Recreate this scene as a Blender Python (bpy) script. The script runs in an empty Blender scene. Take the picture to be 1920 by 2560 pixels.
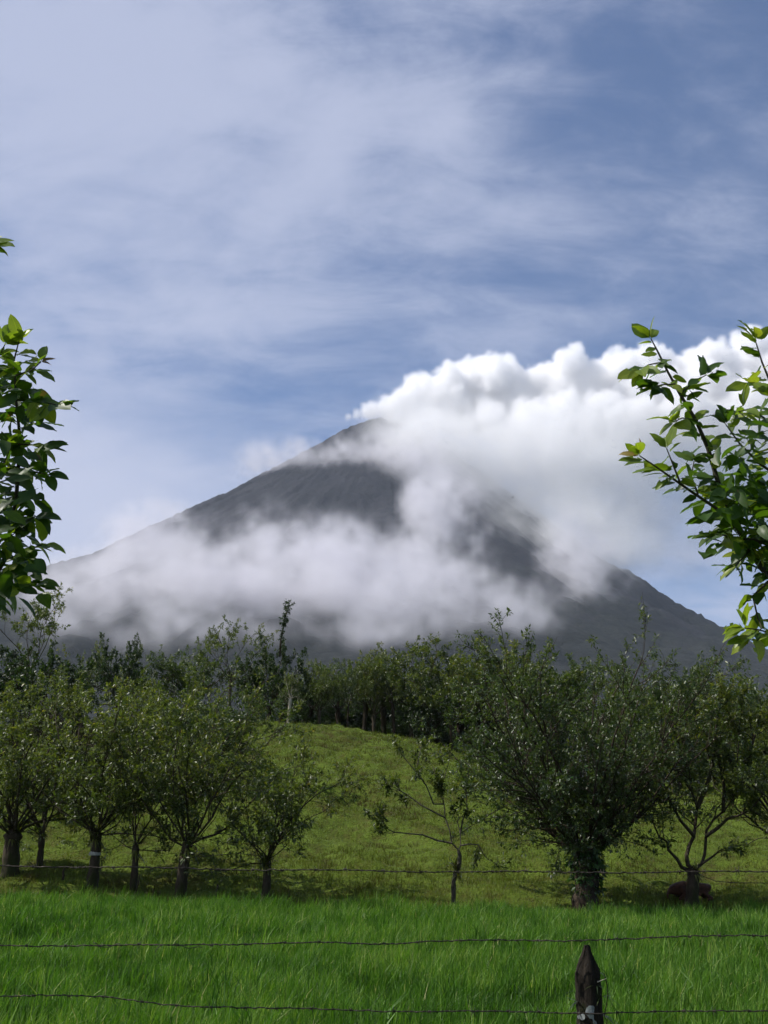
import bpy, bmesh, math, random
import numpy as np
from mathutils import Vector, Matrix

rng = np.random.default_rng(7)
random.seed(7)
sc = bpy.context.scene
COL = sc.collection
R = math.radians

# ------------------------------------------------------------------ camera
PITCH = R(17.0)
EYE = 1.6
FPX = 2702.2                      # focal length in pixels of the 1920 x 2560 frame
cam_d = bpy.data.cameras.new('camera')
cam_d.sensor_width = 36.0
cam_d.lens = 38.0
cam_d.clip_start = 0.05
cam_d.clip_end = 40000
cam = bpy.data.objects.new('camera', cam_d)
COL.objects.link(cam)
cam.location = (0, 0, EYE)
cam.rotation_euler = (R(90) + PITCH, 0, 0)
sc.camera = cam

# ------------------------------------------------------------------ light
SUN_AZ, SUN_EL = R(3), R(50)     # sun to the left, a little beyond the trees
TO_SUN = Vector((-math.cos(SUN_AZ) * math.cos(SUN_EL), math.sin(SUN_AZ) * math.cos(SUN_EL), math.sin(SUN_EL)))
sun_d = bpy.data.lights.new('sun', 'SUN')
sun_d.energy = 5.0
sun_d.angle = R(0.53)
sun_d.color = (1.0, 0.955, 0.88)
sun = bpy.data.objects.new('sun', sun_d)
COL.objects.link(sun)
sun.rotation_euler = TO_SUN.to_track_quat('Z', 'Y').to_euler()
sun.location = (-40, 20, 60)

world = bpy.data.worlds.new('World')
sc.world = world
world.use_nodes = True
wn, wl = world.node_tree.nodes, world.node_tree.links
wn.clear()
def N(tree, kind, **kw):
    n = tree.nodes.new(kind)
    for k, v in kw.items():
        if k.startswith('i_'):
            n.inputs[k[2:].replace('_', ' ')].default_value = v
        else:
            setattr(n, k, v)
    return n
def math_node(tree, op, a, b=None, c=None, clamp=False):
    n = tree.nodes.new('ShaderNodeMath'); n.operation = op; n.use_clamp = clamp
    for i, v in enumerate((a, b, c)):
        if v is None: continue
        if isinstance(v, (int, float)): n.inputs[i].default_value = v
        else: tree.links.new(v, n.inputs[i])
    return n.outputs[0]
def ramp(tree, fac, stops, interp='LINEAR'):
    n = tree.nodes.new('ShaderNodeValToRGB'); cr = n.color_ramp; cr.interpolation = interp
    while len(cr.elements) < len(stops): cr.elements.new(0.5)
    for e, (p, c) in zip(cr.elements, stops):
        e.position = p; e.color = (*c, 1) if len(c) == 3 else c
    if fac is not None: tree.links.new(fac, n.inputs[0])
    return n.outputs[0]
def mixc(tree, fac, a, b, blend='MIX'):
    n = tree.nodes.new('ShaderNodeMix'); n.data_type = 'RGBA'; n.blend_type = blend
    for i, v in ((0, fac), (6, a), (7, b)):
        if isinstance(v, (int, float)): n.inputs[i].default_value = v
        elif isinstance(v, tuple): n.inputs[i].default_value = (*v, 1)
        else: tree.links.new(v, n.inputs[i])
    return n.outputs[2]
WT = world.node_tree
sky = N(WT, 'ShaderNodeTexSky', sky_type='NISHITA', sun_disc=False)
sky.sun_elevation = SUN_EL
sky.sun_rotation = math.atan2(TO_SUN.x, TO_SUN.y)
sky.altitude = 600
sky.air_density = 1.0
sky.dust_density = 0.6
sky.ozone_density = 2.6
SKY_STRENGTH = 0.080
geo = N(WT, 'ShaderNodeNewGeometry'); vdir = N(WT, 'ShaderNodeVectorMath', operation='SCALE'); vdir.inputs[3].default_value = -1.0; wl.new(geo.outputs['Incoming'], vdir.inputs[0])
sep = N(WT, 'ShaderNodeSeparateXYZ'); wl.new(vdir.outputs[0], sep.inputs[0])
zc = math_node(WT, 'MAXIMUM', sep.outputs[2], 0.0)
den = math_node(WT, 'ADD', zc, 0.42)
cu = math_node(WT, 'DIVIDE', sep.outputs[0], den)
cv = math_node(WT, 'DIVIDE', sep.outputs[1], den)
comb = N(WT, 'ShaderNodeCombineXYZ'); wl.new(cu, comb.inputs[0]); wl.new(cv, comb.inputs[1])
def wnoise(scale, detail, rough, dist, off, sx=1.0, sy=1.0, rot=0.0):
    m = N(WT, 'ShaderNodeMapping'); wl.new(comb.outputs[0], m.inputs[0])
    m.inputs[1].default_value = (*off, 0); m.inputs[2].default_value = (0, 0, rot); m.inputs[3].default_value = (sx, sy, 1)
    n = N(WT, 'ShaderNodeTexNoise'); n.inputs['Scale'].default_value = scale
    n.inputs['Detail'].default_value = detail; n.inputs['Roughness'].default_value = rough
    n.inputs['Distortion'].default_value = dist
    wl.new(m.outputs[0], n.inputs['Vector'])
    return n.outputs[0]
n_big = wnoise(1.6, 3, 0.5, 0.3, (3.1, 1.7))
n_mid = wnoise(3.6, 9, 0.58, 0.5, (7.3, 2.2), 0.8, 1.25, -0.35)
n_fine = wnoise(11.0, 8, 0.62, 0.5, (1.3, 5.2), 0.7, 1.5, -0.3)
cov = math_node(WT, 'MULTIPLY_ADD', n_big, 0.50, math_node(WT, 'MULTIPLY', n_mid, 0.75))
cov = math_node(WT, 'MULTIPLY_ADD', n_fine, 0.36, cov)
bias = math_node(WT, 'MULTIPLY_ADD', cu, -0.25, cov)          # the veil thickens to the left
veil = ramp(WT, bias, [(0.60, (0, 0, 0)), (1.0, (1, 1, 1))], 'EASE')
lowz = math_node(WT, 'MULTIPLY_ADD', sep.outputs[0], 0.55, math_node(WT, 'MULTIPLY_ADD', math_node(WT, 'ADD', n_mid, n_fine), -0.13, zc))   # low stratus bank behind the volcano, higher to the left
lowm = ramp(WT, math_node(WT, 'ADD', lowz, 0.2, clamp=True), [(0.22, (1, 1, 1)), (0.45, (0, 0, 0))], 'EASE')
skyb = N(WT, 'ShaderNodeBackground'); skyb.inputs[1].default_value = SKY_STRENGTH
wl.new(mixc(WT, 1.0, sky.outputs[0], (0.86, 0.97, 1.16), 'MULTIPLY'), skyb.inputs[0])
cloudb = N(WT, 'ShaderNodeBackground'); cloudb.inputs[0].default_value = (0.455, 0.49, 0.635, 1); cloudb.inputs[1].default_value = 1.0
mx = N(WT, 'ShaderNodeMixShader')
fac = math_node(WT, 'MAXIMUM', math_node(WT, 'MULTIPLY', veil, 0.80), math_node(WT, 'MULTIPLY', lowm, 0.96), clamp=True)
wl.new(fac, mx.inputs[0]); wl.new(skyb.outputs[0], mx.inputs[1]); wl.new(cloudb.outputs[0], mx.inputs[2])
wout = N(WT, 'ShaderNodeOutputWorld'); wl.new(mx.outputs[0], wout.inputs[0])

vs = sc.view_settings
sc.display_settings.display_device = 'sRGB'
vs.view_transform = 'Standard'; vs.look = 'None'; vs.exposure = 0.3; vs.gamma = 1.0; vs.use_curve_mapping = False
cy = sc.cycles
cy.max_bounces = 12; cy.diffuse_bounces = 3; cy.glossy_bounces = 2; cy.transmission_bounces = 4
cy.volume_bounces = 10; cy.transparent_max_bounces = 8
cy.volume_step_rate = 1.0; cy.volume_max_steps = 256
cy.use_adaptive_sampling = True; cy.adaptive_threshold = 0.03
cy.sample_clamp_indirect = 4.0

# ------------------------------------------------------------------ helpers
sP, cP = math.sin(PITCH), math.cos(PITCH)
def at(px, py, D):
    """point of the vertical plane y = D that the photo shows at pixel px, py"""
    u, v = (px - 960) / FPX, (1280 - py) / FPX
    t = D / (cP - v * sP)
    return Vector((u * t, D, EYE + (sP + v * cP) * t))
def sstep(x, a, b):
    t = np.clip((x - a) / (b - a), 0, 1); return t * t * (3 - 2 * t)
def link(o, parent=None):
    COL.objects.link(o)
    if parent is not None: o.parent = parent
    return o
def tag(o, label=None, cat=None, group=None, kind=None):
    if label: o['label'] = label
    if cat: o['category'] = cat
    if group: o['group'] = group
    if kind: o['kind'] = kind
    return o
def empty(name, loc, rz=0.0):
    o = bpy.data.objects.new(name, None); o.empty_display_size = 0.3
    o.location = loc; o.rotation_euler = (0, 0, rz)
    return link(o)
def np_mesh(name, verts, tris=None, quads=None, attrs=None, mat=None, smooth=False):
    """mesh from numpy arrays; attrs: {name: per vertex float}"""
    me = bpy.data.meshes.new(name)
    verts = np.ascontiguousarray(verts, np.float32)
    nt = 0 if tris is None else len(tris); nq = 0 if quads is None else len(quads)
    me.vertices.add(len(verts)); me.vertices.foreach_set('co', verts.ravel())
    nl = nt * 3 + nq * 4
    if nl:
        idx = []
        if nt: idx.append(np.asarray(tris, np.int32).ravel())
        if nq: idx.append(np.asarray(quads, np.int32).ravel())
        idx = np.concatenate(idx)
        me.loops.add(nl); me.loops.foreach_set('vertex_index', idx)
        starts = np.concatenate([np.arange(nt) * 3, nt * 3 + np.arange(nq) * 4]).astype(np.int32)
        me.polygons.add(nt + nq); me.polygons.foreach_set('loop_start', starts)
        if smooth: me.polygons.foreach_set('use_smooth', np.ones(nt + nq, bool))
    for k, v in (attrs or {}).items():
        a = me.attributes.new(k, 'FLOAT', 'POINT'); a.data.foreach_set('value', np.ascontiguousarray(v, np.float32))
    me.update(); me.validate()
    if mat: me.materials.append(mat)
    return me
def new_mat(name):
    m = bpy.data.materials.new(name); m.use_nodes = True
    t = m.node_tree; t.nodes.clear()
    out = t.nodes.new('ShaderNodeOutputMaterial')
    return m, t, out
def tnoise(t, vec, scale, detail=4, rough=0.55, dist=0.0):
    n = t.nodes.new('ShaderNodeTexNoise'); n.inputs['Scale'].default_value = scale
    n.inputs['Detail'].default_value = detail; n.inputs['Roughness'].default_value = rough; n.inputs['Distortion'].default_value = dist
    if vec is not None: t.links.new(vec, n.inputs['Vector'])
    return n.outputs[0]
def bump(t, h, strength, dist):
    b = t.nodes.new('ShaderNodeBump'); b.inputs['Strength'].default_value = strength; b.inputs['Distance'].default_value = dist
    t.links.new(h, b.inputs['Height']); return b.outputs[0]
def principled(t, out, color, rough=0.7, normal=None, spec=0.3):
    p = t.nodes.new('ShaderNodeBsdfPrincipled')
    if isinstance(color, tuple): p.inputs['Base Color'].default_value = (*color, 1)
    else: t.links.new(color, p.inputs['Base Color'])
    if isinstance(rough, (int, float)): p.inputs['Roughness'].default_value = rough
    else: t.links.new(rough, p.inputs['Roughness'])
    p.inputs['Specular IOR Level'].default_value = spec
    if normal is not None: t.links.new(normal, p.inputs['Normal'])
    if out is not None: t.links.new(p.outputs[0], out.inputs[0])
    return p
def attr(t, name):
    a = t.nodes.new('ShaderNodeAttribute'); a.attribute_name = name; return a.outputs['Fac']
def mapping(t, scale=(1, 1, 1)):
    c = t.nodes.new('ShaderNodeTexCoord'); m = t.nodes.new('ShaderNodeMapping'); m.inputs[3].default_value = scale
    t.links.new(c.outputs['Object'], m.inputs[0]); return m.outputs[0]

def fft_noise(shape, size, beta, seed, lo=None):
    """fractal noise on a grid of given physical size; unit variance"""
    r = np.random.default_rng(seed)
    w = r.standard_normal(shape).astype(np.float32)
    f = np.fft.rfftn(w)
    fr = [np.fft.fftfreq(n, d=s / n) for n, s in zip(shape[:-1], size[:-1])] + [np.fft.rfftfreq(shape[-1], d=size[-1] / shape[-1])]
    k2 = 0
    for i, a in enumerate(fr):
        sh = [1] * len(shape); sh[i] = len(a); k2 = k2 + (a.reshape(sh)) ** 2
    k = np.sqrt(k2)
    amp = (k + (lo or 1.0 / max(size))) ** (-beta)
    amp.flat[0] = 0
    o = np.fft.irfftn(f * amp, s=shape)
    return (o / o.std()).astype(np.float32)

# ------------------------------------------------------------------ ground
_hx = np.linspace(-120, 120, 961)
_h = np.interp(_hx, [-120, -28, -12, -5, 2, 5.5, 8.6, 15, 28, 120], [9.0, 9.3, 9.5, 9.3, 8.5, 7.0, 5.8, 5.2, 5.4, 6.0])
_k = np.hanning(33); _k /= _k.sum()
_h = np.convolve(np.pad(_h, 16, 'edge'), _k, 'valid')
_tile = fft_noise((512, 512), (128, 128), 1.5, 11, 1 / 20.)
_tile2 = fft_noise((512, 512), (64, 64), 1.1, 12, 1 / 3.)
def tile(t, size, x, y):
    n = t.shape[0]
    fx, fy = (np.asarray(x) / size % 1) * n, (np.asarray(y) / size % 1) * n
    i, j = np.floor(fx).astype(int) % n, np.floor(fy).astype(int) % n
    a, b = fx - np.floor(fx), fy - np.floor(fy)
    i1, j1 = (i + 1) % n, (j + 1) % n
    return (t[i, j] * (1 - a) + t[i1, j] * a) * (1 - b) + (t[i, j1] * (1 - a) + t[i1, j1] * a) * b
def terrace_of(x, y, z): return np.sin(2 * np.pi * (z * 1.7 + tile(_tile, 128, x * 1.6 + 31, y * 1.6 + 7) * 0.6))
def terr(x, y):
    x, y = np.asarray(x, float), np.asarray(y, float)
    H = np.interp(x, _hx, _h)
    t = np.clip((y - 28.0) / 54.0, 0, 1)
    S = np.sin(np.pi / 2 * t) * 0.82 + 0.18 * t * t * (3 - 2 * t)
    z = H * S - np.clip(y - 83, 0, 60) * 0.035
    z = z + 0.028 * np.clip(-x - 1, 0, 14) * sstep(y, 8, 25) * (1 - sstep(y, 40, 70))
    near = 1 - sstep(np.hypot(x, y), 150, 400)
    hill = sstep(y, 27, 33)
    z = z + near * (tile(_tile, 128, x, y) * (0.05 + 0.12 * hill))
    terrace = terrace_of(x, y, z) * (0.6 + 0.5 * tile(_tile, 128, x * 2.3, y * 2.3 + 40))
    z = z + near * hill * (terrace * 0.085 + tile(_tile2, 64, x, y) * 0.03)
    return z
def tz(x, y): return float(terr(np.array(x), np.array(y)))
def on_ground(px, D):
    """ground point at distance D in the column of pixel px (row from the ground height)"""
    x = (px - 960) / FPX * D * 0.985
    for _ in range(4):
        z = tz(x, D); depth = D * cP + (z - EYE) * sP; x = (px - 960) / FPX * depth
    return Vector((x, D, tz(x, D)))
def px_of(x, y, z):
    d = y * cP + (z - EYE) * sP
    return 960 + FPX * x / d, 1280 - FPX * (-y * sP + (z - EYE) * cP) / d
def meadow_edge(x):
    return 26.6 - 0.08 * x * (x < 0) + 0.5 * tile(_tile, 128, x * 3 + 50, x * 0 + 9)
def build_ground():
    gx = np.arange(-34, 34.01, 0.34); far = 34 * (4000 / 34) ** np.linspace(0, 1, 40)[1:]
    gx = np.concatenate([-far[::-1], gx, far])
    gy = np.concatenate([-np.geomspace(6, 4000, 20)[::-1], np.arange(-5, 92, 0.28), 92 * (6250 / 92) ** np.linspace(0, 1, 50)[1:]])
    X, Y = np.meshgrid(gx, gy, indexing='ij')
    Z = terr(X, Y)
    n, m_ = X.shape
    i = np.arange(n - 1)[:, None]; j = np.arange(m_ - 1)[None, :]
    q = np.stack([i * m_ + j, (i + 1) * m_ + j, (i + 1) * m_ + j + 1, i * m_ + j + 1], -1).reshape(-1, 4)
    m, t, out = new_mat('pasture')
    co = mapping(t)
    a = tnoise(t, co, 0.35, 6, 0.6); b = tnoise(t, co, 2.2, 8, 0.7); c = tnoise(t, co, 14, 4, 0.6)
    mix = math_node(t, 'MULTIPLY_ADD', a, 0.35, math_node(t, 'MULTIPLY_ADD', b, 0.45, math_node(t, 'MULTIPLY', c, 0.2)))
    colr = ramp(t, mix, [(0.36, (0.055, 0.038, 0.014)), (0.44, (0.072, 0.082, 0.014)), (0.53, (0.088, 0.132, 0.015)), (0.64, (0.120, 0.162, 0.024))])
    principled(t, out, colr, 0.9, bump(t, math_node(t, 'MULTIPLY_ADD', b, 0.6, c), 1.0, 0.12), 0.1)
    o = bpy.data.objects.new('ground', np_mesh('ground', np.stack([X, Y, Z], -1).reshape(-1, 3), None, q, None, m, True))
    link(o); tag(o, kind='structure')
build_ground()
# ------------------------------------------------------------------ volcano
VD = 3000.0
APEX = at(950, 1040, VD)
def volcano_z(x, y):
    dx, dy = x - APEX.x, y - VD
    r = np.sqrt(dx * dx + dy * dy); cosp = dx / np.maximum(r, 1e-6)
    w = 0.5 + 0.5 * cosp; w = w * w * (3 - 2 * w)
    zl = (APEX.z + 80) * np.exp(-(r / 1375.) ** 1.2) - 80
    zr = (APEX.z + 80) * np.exp(-(r / 1075.) ** 1.35) - 80
    return zl * (1 - w) + zr * w
def build_volcano():
    nr, na = 330, 560
    rr = np.concatenate([np.linspace(0, 160, 40, endpoint=False), 160 * (3200 / 160) ** np.linspace(0, 1, nr - 40)])
    aa = np.linspace(0, 2 * np.pi, na, endpoint=False)
    r, a = np.meshgrid(rr, aa, indexing='ij')
    x = APEX.x + r * np.cos(a); y = VD + r * np.sin(a)
    z = volcano_z(x, y)
    # gullies that run down the flank, and lava ridges
    n1 = fft_noise((64, na), (6, 64), 1.3, 3); n2 = fft_noise((nr, na), (nr, na), 1.1, 4); n3 = fft_noise((nr, na), (nr, na), 1.7, 5)
    gi = np.clip(np.log(r / 40 + 1) / math.log(3200 / 40 + 1) * 63, 0, 63)
    i0 = np.floor(gi).astype(int); i1 = np.minimum(i0 + 1, 63); fr = gi - i0
    ai = np.broadcast_to(np.arange(na), r.shape)
    gul = n1[i0, ai] * (1 - fr) + n1[i1, ai] * fr
    amp = 0.15 + 0.85 * sstep(r, 150, 1300)
    z = z - np.abs(gul) * 21 * amp + n3 * 8 * amp + n2 * 5 * (0.3 + amp)
    # broken crater rim: blunt summit with a few rock teeth
    z = np.where(r < 120, np.minimum(z, APEX.z - 2 + 7 * np.sin(a * 3 + 1.0) + 6 * np.sin(a * 7 + r * .1)), z)
    z = z - 22 * np.exp(-(r / 32.0) ** 2)
    v = np.stack([x, y, z], -1).reshape(-1, 3)
    i = np.arange(nr - 1)[:, None]; j = np.arange(na)[None, :]; j2 = (j + 1) % na
    q = np.stack([i * na + j, (i + 1) * na + j, (i + 1) * na + j2, i * na + j2], -1).reshape(-1, 4)
    m, t, out = new_mat('volcano_slope')
    co = mapping(t)
    s = t.nodes.new('ShaderNodeSeparateXYZ'); t.links.new(co, s.inputs[0])
    n_a = tnoise(t, co, 0.006, 8, 0.62); n_b = tnoise(t, co, 0.05, 6, 0.65)
    rock = ramp(t, n_a, [(0.3, (0.008, 0.009, 0.013)), (0.7, (0.032, 0.031, 0.038))])
    veg = ramp(t, n_b, [(0.3, (0.007, 0.010, 0.010)), (0.72, (0.024, 0.026, 0.023))])
    lim = math_node(t, 'MULTIPLY_ADD', n_a, 900, math_node(t, 'MULTIPLY', s.outputs[2], -1.0))
    f = ramp(t, math_node(t, 'MULTIPLY_ADD', lim, 0.004, 0.55, clamp=True), [(0.3, (0, 0, 0)), (0.7, (1, 1, 1))])
    principled(t, out, mixc(t, f, rock, veg), 0.95, bump(t, n_b, 0.8, 9.0), 0.1)
    me = np_mesh('volcano', v, None, q, None, m, True)
    o = bpy.data.objects.new('volcano', me); link(o)
    tag(o, 'dark cone of the volcano rising behind the trees, wrapped in cloud', 'volcano', kind='structure')
build_volcano()

# ------------------------------------------------------------------ clouds on the volcano (voxel densities, real volumes)
def slope_hit(px, py, off):
    """world point seen at px, py on the volcano's flank, moved off metres towards the camera"""
    for D in np.arange(500, 3600, 10.0):
        p = at(px, py, D)
        if volcano_z(np.array(p.x), np.array(p.y)) > p.z:
            d = (p - cam.location).normalized()
            return p - d * off
    return None
class Grid:
    def __init__(s, lo, hi, vox):
        s.lo, s.hi = np.array(lo, float), np.array(hi, float)
        s.n = np.maximum(2, np.round((s.hi - s.lo) / np.array(vox)).astype(int) + 1)
        s.ax = [np.linspace(s.lo[i], s.hi[i], s.n[i]) for i in range(3)]
        s.shape = tuple(s.n)
        s.size = tuple(s.hi - s.lo)
    def sub(s, c, r):
        sl = []
        for i in range(3):
            a = np.searchsorted(s.ax[i], c[i] - r[i]); b = np.searchsorted(s.ax[i], c[i] + r[i])
            if b <= a: return None
            sl.append(slice(a, b))
        g = [s.ax[i][sl[i]].reshape([-1 if k == i else 1 for k in range(3)]) for i in range(3)]
        return tuple(sl), g
def cloud_object(name, G, dens, label, mat):
    d = dens.transpose(2, 1, 0).ravel().astype(np.float32)       # x fastest
    n = d.size
    me = bpy.data.meshes.new(name)
    me.vertices.add(n)
    a = me.attributes.new('dens', 'FLOAT', 'POINT'); a.data.foreach_set('value', d)
    me.materials.append(mat)
    o = bpy.data.objects.new(name, me); link(o)
    ng = bpy.data.node_groups.new(name, 'GeometryNodeTree')
    ng.interface.new_socket('Geometry', in_out='INPUT', socket_type='NodeSocketGeometry')
    ng.interface.new_socket('Geometry', in_out='OUTPUT', socket_type='NodeSocketGeometry')
    nn, ll = ng.nodes, ng.links
    gi, go = nn.new('NodeGroupInput'), nn.new('NodeGroupOutput')
    vc = nn.new('GeometryNodeVolumeCube')
    vc.inputs['Min'].default_value = tuple(G.lo); vc.inputs['Max'].default_value = tuple(G.hi)
    for k, nm in enumerate('XYZ'): vc.inputs['Resolution ' + nm].default_value = int(G.n[k])
    pos = nn.new('GeometryNodeInputPosition')
    def vm(op, a, b):
        v = nn.new('ShaderNodeVectorMath'); v.operation = op; ll.new(a, v.inputs[0])
        if b is not None: v.inputs[1].default_value = b
        return v.outputs[0]
    st = (G.hi - G.lo) / (G.n - 1)
    p = vm('SUBTRACT', pos.outputs[0], tuple(G.lo)); p = vm('MULTIPLY', p, tuple(1 / st)); p = vm('ADD', p, (.5, .5, .5)); p = vm('FLOOR', p, None)
    dot = nn.new('ShaderNodeVectorMath'); dot.operation = 'DOT_PRODUCT'; ll.new(p, dot.inputs[0])
    dot.inputs[1].default_value = (1, float(G.n[0]), float(G.n[0] * G.n[1]))
    si = nn.new('GeometryNodeSampleIndex'); si.data_type = 'FLOAT'; si.domain = 'POINT'; si.clamp = True
    na = nn.new('GeometryNodeInputNamedAttribute'); na.data_type = 'FLOAT'; na.inputs[0].default_value = 'dens'
    ll.new(gi.outputs[0], si.inputs['Geometry']); ll.new(na.outputs[0], si.inputs['Value']); ll.new(dot.outputs['Value'], si.inputs['Index'])
    ll.new(si.outputs[0], vc.inputs['Density'])
    sm = nn.new('GeometryNodeSetMaterial'); sm.inputs['Material'].default_value = mat
    ll.new(vc.outputs[0], sm.inputs['Geometry']); ll.new(sm.outputs[0], go.inputs[0])
    md = o.modifiers.new('volume', 'NODES'); md.node_group = ng
    tag(o, label, 'cloud', kind='stuff')
    return o
def cloud_mat(name, color, aniso, detail=None, step=1.0):
    m, t, out = new_mat(name); m.cycles.volume_step_rate = step
    pv = t.nodes.new('ShaderNodeVolumePrincipled')
    pv.inputs['Color'].default_value = (*color, 1); pv.inputs['Anisotropy'].default_value = aniso
    pv.inputs['Density Attribute'].default_value = ''
    d = attr(t, 'density')
    if detail:
        co = t.nodes.new('ShaderNodeTexCoord')
        nz = tnoise(t, co.outputs['Object'], detail[0], 2, 0.6)
        d = math_node(t, 'MULTIPLY', d, math_node(t, 'MULTIPLY_ADD', nz, detail[1], 1 - detail[1] * 0.5))
    t.links.new(d, pv.inputs['Density'])
    t.links.new(pv.outputs[0], out.inputs['Volume'])
    return m
def build_plume():
    G = Grid((-260, 2180, 560), (1500, 3200, 1700), (7.5, 10, 7.5))
    sdf = np.full(G.shape, 1e3, np.float32)
    r_ = np.random.default_rng(21)
    M = VD / FPX * 1.06
    path = [(872, 1040, 10), (893, 1036, 16), (925, 1026, 26), (965, 1022, 36), (1010, 1016, 52), (1060, 1006, 66), (1125, 1006, 84), (1195, 1008, 100),
            (1270, 1010, 108), (1350, 1012, 108), (1430, 1012, 112), (1515, 1008, 112), (1600, 1002, 112), (1690, 994, 116), (1780, 988, 122), (1890, 980, 130), (2010, 975, 140), (2150, 970, 150)]
    low = [(1000, 1062, 48), (1070, 1085, 72), (1140, 1110, 86), (1230, 1115, 100), (1330, 1110, 108), (1450, 1105, 112), (1580, 1095, 112), (1720, 1085, 116), (1880, 1075, 124), (2060, 1065, 130)]
    balls = [(at(px, py, np.interp(px, [1000, 1150, 1500], [2880, 2700, 2760]) + r_.uniform(-40, 30)), r * M * 0.82, 0) for px, py, r in low]
    for px, py, r in path:
        c = at(px, py + r_.normal(0, .06) * r, 2930 + r_.uniform(-40, 40) + (0 if px > 960 else 40)); balls.append((c, r * M * 0.86 * r_.uniform(.92, 1.04), 0))
    lvl = list(balls)
    for gen, (k, sc_) in enumerate(((15, 0.40), (9, 0.42), (5, .5))):
        nxt = []
        for c, r, _ in lvl:
            for _i in range(k):
                d = Vector(r_.normal(size=3)); d.y = d.y * 0.8 - 0.35; d.z += 0.35; d.normalize()
                rr = r * sc_ * r_.uniform(0.5, 1.2)
                if rr < 6: continue
                nxt.append((c + d * (r * 0.93), rr, gen + 1))
        balls += nxt; lvl = nxt
    for c, r, g in balls:
        s = G.sub(c, (r + 45, r + 45, r + 45))
        if s is None: continue
        sl, (gx, gy, gz) = s
        d = np.sqrt((gx - c.x) ** 2 + (gy - c.y) ** 2 + (gz - c.z) ** 2) - r
        sdf[sl] = np.minimum(sdf[sl], d)
    n1 = fft_noise(G.shape, G.size, 2.1, 31, 1 / 160.)
    X, Y, Z = [a.reshape([-1 if k == i else 1 for k in range(3)]) for i, a in enumerate(G.ax)]
    body = sstep(-sdf + n1 * 3.0, -2, 9)
    # the body thins out downwards into a grey veil
    axis_x = np.array([at(p[0], p[1], 2930).x for p in path]); axis_z = np.array([at(p[0], p[1], 2930).z for p in path]); axis_r = np.array([p[2] * M for p in path])
    cz = np.interp(X, axis_x, axis_z); cr = np.interp(X, axis_x, axis_r)
    below = (cz - Z) / np.maximum(cr, 20)                    # 0 on the axis, 1 at the bottom
    thin = 1 - 0.94 * sstep(below + 0.3 * n1, 0.15, 1.75)
    dens = body * thin * 0.052
    # veil hanging below the plume
    veil = np.zeros(G.shape, np.float32)
    for px, py, rx, rz, k in [(1060, 1085, 100, 75, 1.), (1150, 1130, 130, 95, 1.), (1260, 1150, 150, 110, 1.), (1400, 1150, 170, 125, 1.), (1560, 1140, 190, 140, .9), (1720, 1120, 200, 140, .8), (1900, 1110, 210, 150, .75),
                              (1120, 1190, 90, 70, .8), (1210, 1230, 120, 80, .8), (1340, 1250, 150, 100, .8), (1480, 1270, 160, 110, .6), (1660, 1260, 170, 110, .4), (1430, 1350, 120, 90, .7), (1300, 1330, 80, 60, .4), (1500, 1400, 110, 80, .6), (1400, 1430, 100, 80, .5), (1720, 1330, 200, 110, .28), (1880, 1290, 200, 130, .35)]:
        c = at(px, py, 2750 if px > 1500 else 2590 if py < 1300 else 2380); rx_, rz_ = rx * M, rz * M
        s = G.sub(c, (rx_ * 2, 260, rz_ * 2))
        if s is None: continue
        sl, (gx, gy, gz) = s
        q = ((gx - c.x) / rx_) ** 2 + ((gy - c.y) / 130) ** 2 + ((gz - c.z) / rz_) ** 2
        veil[sl] = np.maximum(veil[sl], k * np.exp(-q * 1.1))
    veil = np.clip(veil * (1 + 0.4 * n1) - 0.05, 0, None) * 0.013
    dens = np.maximum(dens, veil)
    edge = sstep(Y, G.lo[1], G.lo[1] + 40) * sstep(Z, G.lo[2], G.lo[2] + 60) * (1 - sstep(X, G.hi[0] - 60, G.hi[0]))
    dens = dens * edge
    dens[dens < 1e-5] = 0
    cloud_object('steam_plume', G, dens, 'bright white steam plume billowing to the side from the volcano summit', cloud_mat('steam', (0.99, 0.99, 0.995), 0.2, step=1.4))
build_plume()

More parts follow.
